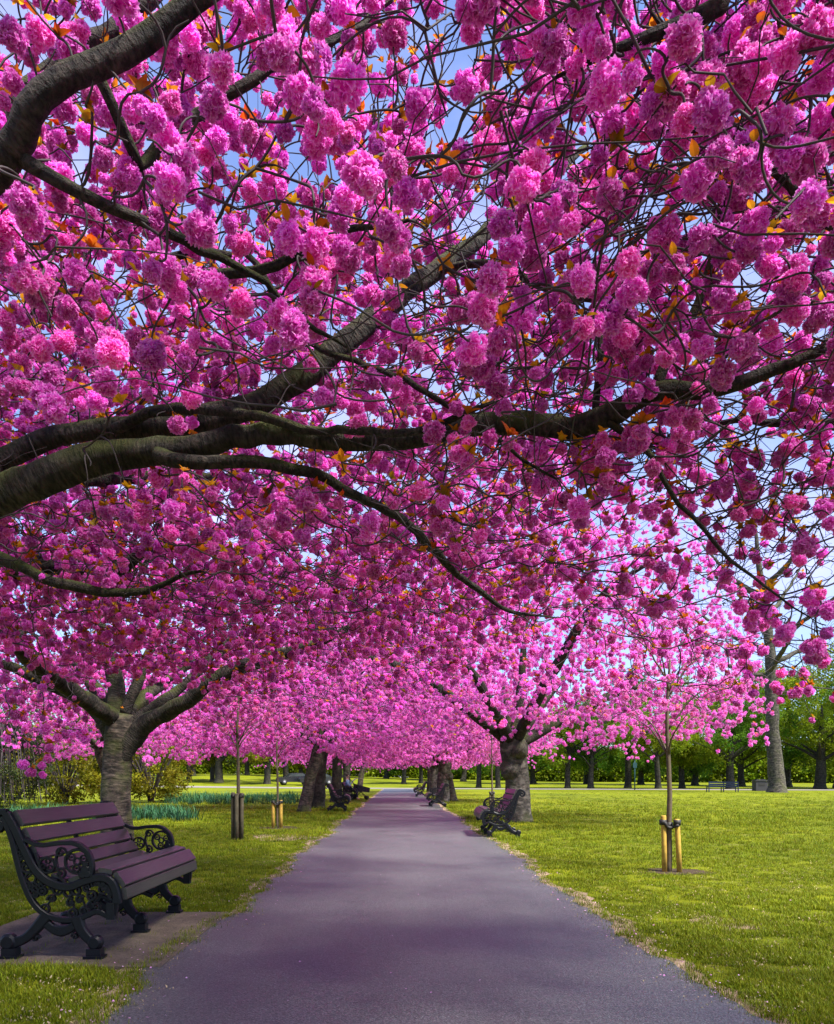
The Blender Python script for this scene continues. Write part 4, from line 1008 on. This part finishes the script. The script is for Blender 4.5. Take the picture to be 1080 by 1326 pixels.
for i, ((px, Y, lm), pl_) in enumerate(zip(BK, places)):
    cn = {LEAF_GREEN: 'mid-green', LEAF_LIME: 'lime green', LEAF_DARK: 'dark green', LEAF_OLIVE: 'olive'}[lm]
    leafy(f'broad {cn} background tree {pl_}', P(px, 0, Y)[0], Y, 11+(i % 3)+(3 if px > 800 else 0), 5.6, .4, BARK_DARK, lm, 520, 1.2, 90+i, 1.4, 'broad trees closing the view')
# low hedge mass
hp = np.column_stack([rng.uniform(-75, 95, 6500), rng.uniform(0, 5, 6500), rng.uniform(0.1, 4.6, 6500)])
hp[:, 1] += 132-.10*np.abs(hp[:, 0])-.25*hp[:, 0]; hp[:, 2] += gz(hp[:, 0], hp[:, 1])
scatter('hedge', CLUMPS, hp, rot_euler(len(hp)), rng.uniform(1.7, 2.5, len(hp)), [LEAF_LIME])
tag(bpy.data.objects['hedge'], 'green clipped hedge line far beyond the road', 'hedge')

# tall bare plane tree
YP = 55.0; XP = P(1006, 0, YP)[0]
pl = empty('plane_tree', (XP, YP, 0), 0, 'tall bare plane tree with pale mottled trunk on the right', 'tree')
me, _, _ = limb_mesh('trunk', [(0, 0, -.1), (0, 0, .5), (-.2, 0, 3), (-.35, 0, 7), (-.5, 0, 10.5), (-.9, 0, 14), (-1.4, 0, 17.5), (-1.6, .2, 21)], [.85, .62, .50, .43, .37, .28, .18, .06], BARK_GREY, 16, .05, 3, .4, .03); link('trunk', me, pl)
g = np.random.default_rng(17); S, D, R = [], [], []
for i, (z, az, l, up) in enumerate(((8.5, 2.9, 7, .5), (9.5, .2, 7, .55), (10.5, 2.3, 7, .8), (11, -.5, 7, .8), (12.5, 3.4, 6, .9), (13, .6, 6, .9), (14.5, 2.6, 5, 1.2), (15, 5.5, 5, 1.2), (9, 4.6, 6, .6), (12, 1.5, 6, .9))):
    d = np.array([math.cos(az), math.sin(az), 0]); s = np.array([-.35-(z-7)*.11, 0, z])
    q, rr = spline([s, s+d*l*.35+[0, 0, l*.25*up], s+d*l*.7+[0, 0, l*.6*up], s+d*l+[0, 0, l*1.0*up]], [.24, .17, .10, .03], .3, .06, i)
    v, f, uv = tube_arrays(q, rr, 7, .05, i); mb = MB(); mb.add(v, f); m_ = mb.mesh('limb', [BARK_GREY], True); m_.uv_layers.new(name='UVMap'); link('limb', m_, pl)
    tt = np.gradient(q, axis=0); S.append(q); D.append(tt/np.linalg.norm(tt, axis=1)[:, None]); R.append(rr)
a = g.normal(0, 1, (1300, 3)); a /= np.linalg.norm(a, axis=1)[:, None]; a = a*g.uniform(.35, 1, (1300, 1))**.5*np.array([8.2, 8.2, 8.0])+np.array([-.8, 0, 14.5]); a = a[a[:, 2] > 6.5]
ln, rr = grow(np.vstack(S), np.vstack(D), np.concatenate(R), a, np.array([-.3, 0, 9]), .35, .013)
link('twigs', twig_mesh('twigs', ln, rr, TWIG_PALE, 3), pl)['kind'] = 'stuff'

# bushes on the left
def bush(name, label, x, y, R, h, lm, n, seed, cs=.5, weep=False):
    g = np.random.default_rng(seed); z0 = float(gz(x, y)); t = empty(name, (x, y, z0), 0, label, 'bush')
    S = []; lines = []
    for i in range(70 if weep else 40):
        az = g.uniform(0, 6.28); l = R*g.uniform(.4, 1.0); d = np.array([math.cos(az), math.sin(az), 0])
        if weep: q = [(0, 0, h*.5), d*l*.4+[0, 0, h*g.uniform(.85, 1.0)], d*l*.8+[0, 0, h*.75], d*l+[0, 0, h*g.uniform(.15, .5)], d*l*1.05+[0, 0, g.uniform(.02, .25)*h]]
        else: q = [(0, 0, 0), d*l*.25+[0, 0, h*.3], d*l*.6+[0, 0, h*.6], d*l*.9+[0, 0, h*g.uniform(.6, .9)], d*l+[0, 0, h*g.uniform(.6, 1)]]
        lines.append(np.array(q)+g.normal(0, .04, (5, 3)))
    lines = np.array(lines)
    link('stems', twig_mesh('stems', lines, np.tile(np.array([.03, .022, .016, .012, .006]), (len(lines), 1)), TWIG, 4), t)['kind'] = 'stuff'
    d = g.normal(0, 1, (n, 3)); d /= np.linalg.norm(d, axis=1)[:, None]
    p = d*g.uniform(.3, 1, (n, 1))**.4*np.array([R, R, h*.5])+np.array([0, 0, h*.52]); p = p[fbm(p, 1.1/R*2.6, seed) > -.02]; p = p[p[:, 2] > .05]
    scatter('foliage', CLUMPS, p, rot_euler(len(p)), g.uniform(.6, 1.2, len(p))*cs, [lm], t); return t
bush('weeping_shrub', 'dark weeping shrub at the left edge behind the bench', P(-5, 0, 22)[0], 22, 1.5, 2.9, LEAF_DARK, 420, 3, .45, True)
bush('spring_bush', 'yellow-green bush behind the forked cherry trunk', P(195, 0, 33)[0], 33, 2.0, 3.6, LEAF_OLIVE, 420, 4, .6)
bush('spring_bush', 'olive bush between the weeping shrub and the forked trunk', P(85, 0, 31)[0], 31, 2.2, 3.4, LEAF_OLIVE, 420, 6, .6)
bush('spring_bush', 'tall loose olive bush at the left edge of the view', P(25, 0, 38)[0], 38, 2.6, 4.6, LEAF_OLIVE, 420, 7, .7)

# ------------------------------------------------------------------ grass, bulbs, litter
def grass_pts(n, y0, y1, pw=1.6):
    out = []; m = 0
    while m < n:
        k = 60000; u = rng.random(k); Y = (y0**(1-pw)+u*(y1**(1-pw)-y0**(1-pw)))**(1/(1-pw))
        X = Y*rng.uniform(-.62, .68, k)
        ok = (X < edge_l(Y)-.05-.14*rng.random(k)) | (X > edge_r(Y)+.06+.16*rng.random(k))
        ok &= ~((X > PADX[0]) & (X < PADX[1]+.03) & (Y > PADY[0]) & (Y < PADY[1]) & (rng.random(k) > .02))
        for sx, sy, r in soil_at: ok &= ((X-sx)**2/1.5+(Y-sy)**2 > r*r*rng.uniform(.5, 1.2, k))
        p = np.column_stack([X, Y, np.zeros(k)])[ok]; out.append(p); m += len(p)
    return np.vstack(out)[:n]
gp = grass_pts(66000, 2.9, 62); gp = gp[rng.random(len(gp)) > (gp[:, 1]-22)/40]
gs = fbm(gp, .9, 4.4); gs2 = fbm(gp, 4.0, 9.4); keep = gs2 > -.34+.25*rng.random(len(gp)); gp, gs = gp[keep], gs[keep]
TG = [tuft_grass(s, 12, h, .045, .0048) for s, h in ((1, .042), (2, .035), (3, .050), (4, .030))]
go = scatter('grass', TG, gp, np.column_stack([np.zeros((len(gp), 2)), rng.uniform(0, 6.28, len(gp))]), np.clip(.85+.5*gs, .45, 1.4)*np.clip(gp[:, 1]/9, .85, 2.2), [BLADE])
tag(go, 'short grass blades of the lawn beside the path')
lp = grass_pts(3400, 3.0, 16, 1.9); lp[:, 2] = .018
ts = [tuft_grass(s, 3, .008, .02, .006) for s in (7, 8, 9)]
tag(scatter('straw_litter', ts, lp, np.column_stack([rng.normal(0, .25, (len(lp), 2)), rng.uniform(0, 6.28, len(lp))]), rng.uniform(.7, 1.6, len(lp)), [STRAW]), 'dry straw and fallen bits in the grass')
k = 1500; Yp = 3.2*np.exp(rng.random(k)*2.2); side = rng.random(k) < .5
Xp = np.where(side, edge_l(Yp)+np.abs(rng.normal(0, .10, k)), edge_r(Yp)-np.abs(rng.normal(0, .10, k)))
lp2 = np.column_stack([Xp, Yp, np.full(k, .013)])
tag(scatter('verge_litter', ts, lp2, np.column_stack([rng.normal(0, .2, (k, 2)), rng.uniform(0, 6.28, k)]), rng.uniform(.5, 1.2, k), [STRAW]), 'dry bits strewn along the path edges')
vp = np.column_stack([np.where(rng.random(1600) < .5, edge_l(Yq := 3.0*np.exp(rng.random(1600)*1.9))-rng.uniform(-.02, .10, 1600), edge_r(Yq)+rng.uniform(-.02, .12, 1600)), Yq, np.full(1600, .01)])
tag(scatter('verge_grass', TG, vp, np.column_stack([np.zeros((1600, 2)), rng.uniform(0, 6.28, 1600)]), rng.uniform(.4, .9, 1600), [BLADE]), 'sparse grass creeping over the sandy path edge')

pk = 620; Yk = 3.1*np.exp(rng.random(pk)*2.0); sk = rng.random(pk)
Xk = np.where(sk < .42, edge_l(Yk)-rng.normal(.06, .16, pk), np.where(sk < .86, edge_r(Yk)+rng.normal(.06, .16, pk), rng.uniform(-3, 4, pk)))
pp_ = np.column_stack([Xk, Yk, np.full(pk, .022)])
tp_ = [(np.array([(-.005, 0, 0), (0, -.006, .001), (.005, 0, .002), (.001, .007, 0)]), [(0, 1, 2, 3)], np.full(4, .7), [0]), (np.array([(-.006, 0, .002), (0, -.005, 0), (.004, .001, .003), (0, .006, .001)]), [(0, 1, 2, 3)], np.full(4, .95), [0])]
tag(scatter('fallen_petals', tp_, pp_, np.column_stack([rng.normal(0, .3, (pk, 2)), rng.uniform(0, 6.28, pk)]), rng.uniform(.7, 1.4, pk), [PETAL_PALE]), 'pale fallen petals strewn along the path edges')
DT = [tuft_grass(s, 11, .30, .09, .022) for s in (11, 12, 13)]
def bulbs(name, x0, x1, y0, y1, n, label, sc=1.0):
    Y = rng.uniform(y0, y1, n); X = (rng.uniform(x0, x1, n)-PX0)/FPX*Y
    p = np.column_stack([X, Y, np.zeros(n)]); p = p[fbm(p, .8, 2.2) > -.22]
    tag(scatter(name, DT, p, np.column_stack([np.zeros((len(p), 2)), rng.uniform(0, 6.28, len(p))]), rng.uniform(.45, 1.2, len(p))*sc, [DAFF]), label)
bulbs('daffodil_leaves', 166, 252, 18.5, 22, 210, 'blue-green daffodil leaves right of the forked trunk')
bulbs('daffodil_leaves', -10, 135, 18.5, 22.5, 260, 'blue-green daffodil leaves left of the forked trunk')
bulbs('daffodil_leaves', 215, 385, 30, 44, 520, 'band of daffodil leaves behind the staked saplings')

# ------------------------------------------------------------------ small things far off
def far_bench():
    Y = 57.0; X = P(937, 0, Y)[0]; t = empty('park_settle', (X, Y, 0), 0, 'navy park seat seen from behind near the plane tree', 'bench')
    for s in (-1, 1):
        for z in (.42, .58, .74):
            mb = MB(); mb.box((s*.56, 0, z), (1.06, .03, .13)); link('slat', mb.mesh('slat', [NAVY]), t)
        mb = MB(); mb.box((s*.56, .24, .42), (1.06, .40, .035)); link('seat', mb.mesh('seat', [NAVY]), t)
    for x in (-1.12, 0, 1.12):
        mb = MB(); mb.box((x, .0, .40), (.06, .06, .80)); mb.box((x, .42, .20), (.06, .06, .40)); mb.box((x, .21, .37), (.06, .38, .05)); link('leg', mb.mesh('leg', [NAVY]), t)
far_bench()
Yb = 60; t = empty('litter_bin', (P(984, 0, Yb)[0], Yb, 0), 0, 'dark square litter bin left of the plane tree', 'bin')
mb = MB(); mb.box((0, 0, .42), (.95, .7, .78)); link('body', mb.mesh('body', [BINM]), t)
mb = MB(); mb.box((0, 0, .86), (1.05, .8, .08)); mb.box((0, 0, .94), (.7, .5, .06)); link('lid', mb.mesh('lid', [BINM]), t)
mb = MB(); mb.box((0, -.36, .55), (.5, .02, .2)); link('opening', mb.mesh('opening', [RUBBER]), t)
Ys = 66; t = empty('signpost', (P(822, 0, Ys)[0], Ys, 0), 0, 'slim teal signpost among the trees on the right', 'signpost')
mb = MB(); mb.cyl((0, 0, -.1), (0, 0, 2.6), .05, .045); link('pole', mb.mesh('pole', [TEAL], True), t)
mb = MB(); mb.box((.0, -.06, 2.2), (.34, .03, .45)); link('panel', mb.mesh('panel', [TEAL]), t)
mb = MB(); mb.cyl((0, 0, 2.6), (0, 0, 2.68), .06, .02); link('cap', mb.mesh('cap', [TEAL], True), t)

def car(x, y, rz, label, paint):
    t = empty('parked_car', (x, y, float(gz(x, y))+.02), rz, label, 'car', 'cars parked on the road')
    prof = [(-2.1, .35), (-2.1, .75), (-1.9, .9), (-1.0, .95), (-.45, 1.42), (.9, 1.45), (1.7, 1.0), (2.1, .85), (2.12, .35)]
    n = len(prof); mb = MB(); V = [(a, -.82, z) for a, z in prof]+[(a, .82, z) for a, z in prof]
    mb.add(V, [(i, (i+1) % n, n+(i+1) % n, n+i) for i in range(n)]+[tuple(range(n-1, -1, -1)), tuple(range(n, 2*n))]); link('body', mb.mesh('body', [paint]), t)
    for s in (-1, 1):
        mb = MB(); mb.add([(-.85, s*.825, 1.0), (-.42, s*.825, 1.36), (.85, s*.825, 1.38), (1.4, s*.825, 1.05)], [(0, 1, 2, 3)]); link('window', mb.mesh('window', [GLASS]), t)
        for a in (-1.3, 1.3):
            mb = MB(); mb.cyl((a, s*.66, .32), (a, s*.84, .32), .32, n=16); w_ = link('wheel', mb.mesh('wheel', [RUBBER], True), t)
            mb = MB(); mb.cyl((a, s*.83, .32), (a, s*.85, .32), .18, n=12); link('rim', mb.mesh('rim', [GREYM], True), w_)
Yc = 89; car(P(381, 0, Yc)[0], Yc, .3, 'dark parked car left of the leaning cherry trunk', CARP)
car(P(398, 0, 88)[0]+1.2, 87.2, .3, 'dark parked car seen between the two left trunks', CARP)

# pram
Yq2 = 37.5; t = empty('pram', (P(467, 0, Yq2)[0], Yq2, 0), .2, 'dark pram with pale hood beside the far left path edge', 'pram')
for x, y, r in ((-.28, -.22, .13), (-.28, .22, .13), (.30, -.2, .10), (.30, .2, .10)):
    mb = MB(); mb.cyl((x, y-.02, r), (x, y+.02, r), r, n=14); w_ = link('wheel', mb.mesh('wheel', [RUBBER], True), t)
mb = MB(); 
for y in (-.2, .2): mb.cyl((-.28, y, .13), (.28, y, .62), .014, n=6); mb.cyl((.30, y, .10), (-.30, y, .72), .014, n=6); mb.cyl((-.30, y, .72), (-.52, y, 1.0), .014, n=6)
mb.cyl((-.52, -.2, 1.0), (-.52, .2, 1.0), .018, n=6); link('frame', mb.mesh('frame', [RUBBER], True), t)
mb = MB(); mb.add([(-.3, -.2, .42), (.42, -.18, .36), (.46, -.18, .58), (-.36, -.2, .80), (-.3, .2, .42), (.42, .18, .36), (.46, .18, .58), (-.36, .2, .80)], [(0, 1, 2, 3), (4, 7, 6, 5), (0, 4, 5, 1), (0, 3, 7, 4), (1, 5, 6, 2), (2, 6, 7, 3)]); link('seat', mb.mesh('seat', [CLOTHD]), t)
mb = MB(); A_ = np.linspace(.2, 2.2, 7); V = [(-.12-.34*math.cos(a), y, .72+.34*math.sin(a)) for a in A_ for y in (-.21, .21)]
mb.add(V, [(i*2, i*2+1, i*2+3, i*2+2) for i in range(6)]); h_ = link('hood', mb.mesh('hood', [CREAM]), t); so = h_.modifiers.new('thick', 'SOLIDIFY'); so.thickness = .02

# seated person on the far left bench
def skin_body(name, verts, edges, rad, mat_, parent):
    me = bpy.data.meshes.new(name); me.from_pydata(verts, edges, []); o = link(name, me, parent); me.materials.append(mat_)
    s = o.modifiers.new('skin', 'SKIN')
    for v, r in zip(me.skin_vertices[0].data, rad): v.radius = (r, r*.85)
    me.skin_vertices[0].data[0].use_root = True
    o.modifiers.new('sub', 'SUBSURF').levels = 1; return o
Yh = 36.4+.65; xb = P(449, 0, 36.4)[0]
pr = empty('person', (xb+.02, Yh, 0), 0, 'person in pale blue top sitting on a far left bench', 'person')
V = [(0, 0, .55), (0, 0, .75), (-.04, 0, .98), (-.04, 0, 1.07), (-.02, 0, 1.16), (-.01, 0, 1.25), (-.03, -.19, .96), (.02, -.24, .74), (.20, -.16, .64), (-.03, .19, .96), (.02, .24, .74), (.20, .16, .64),
     (.05, -.1, .52), (.42, -.12, .52), (.44, -.12, .28), (.46, -.12, .05), (.58, -.12, .03), (.05, .1, .52), (.42, .12, .52), (.44, .12, .28), (.46, .12, .05), (.58, .12, .03)]
E = [(0, 1), (1, 2), (2, 3), (3, 4), (4, 5), (2, 6), (6, 7), (7, 8), (2, 9), (9, 10), (10, 11), (0, 12), (12, 13), (13, 14), (14, 15), (15, 16), (0, 17), (17, 18), (18, 19), (19, 20), (20, 21)]
body = skin_body('body', V, E, [.15, .14, .15, .055, .09, .085, .065, .05, .04, .065, .05, .04, .09, .075, .06, .045, .04, .09, .075, .06, .045, .04], SKIN, pr)
skin_body('jacket', [(0, 0, .58), (0, 0, .75), (-.04, 0, .97), (-.03, -.19, .96), (.02, -.24, .75), (.14, -.19, .67), (-.03, .19, .96), (.02, .24, .75), (.14, .19, .67)], [(0, 1), (1, 2), (2, 3), (3, 4), (4, 5), (2, 6), (6, 7), (7, 8)], [.17, .16, .165, .08, .065, .055, .08, .065, .055], CLOTHB, pr)
skin_body('trousers', [(0, 0, .52), (.05, -.1, .52), (.42, -.12, .52), (.44, -.12, .28), (.455, -.12, .10), (.05, .1, .52), (.42, .12, .52), (.44, .12, .28), (.455, .12, .10)], [(0, 1), (1, 2), (2, 3), (3, 4), (0, 5), (5, 6), (6, 7), (7, 8)], [.15, .105, .09, .072, .058, .105, .09, .072, .058], CLOTHD, pr)
skin_body('hair', [(-.045, 0, 1.13), (-.05, 0, 1.22), (-.01, 0, 1.29)], [(0, 1), (1, 2)], [.085, .09, .07], HAIR, pr)
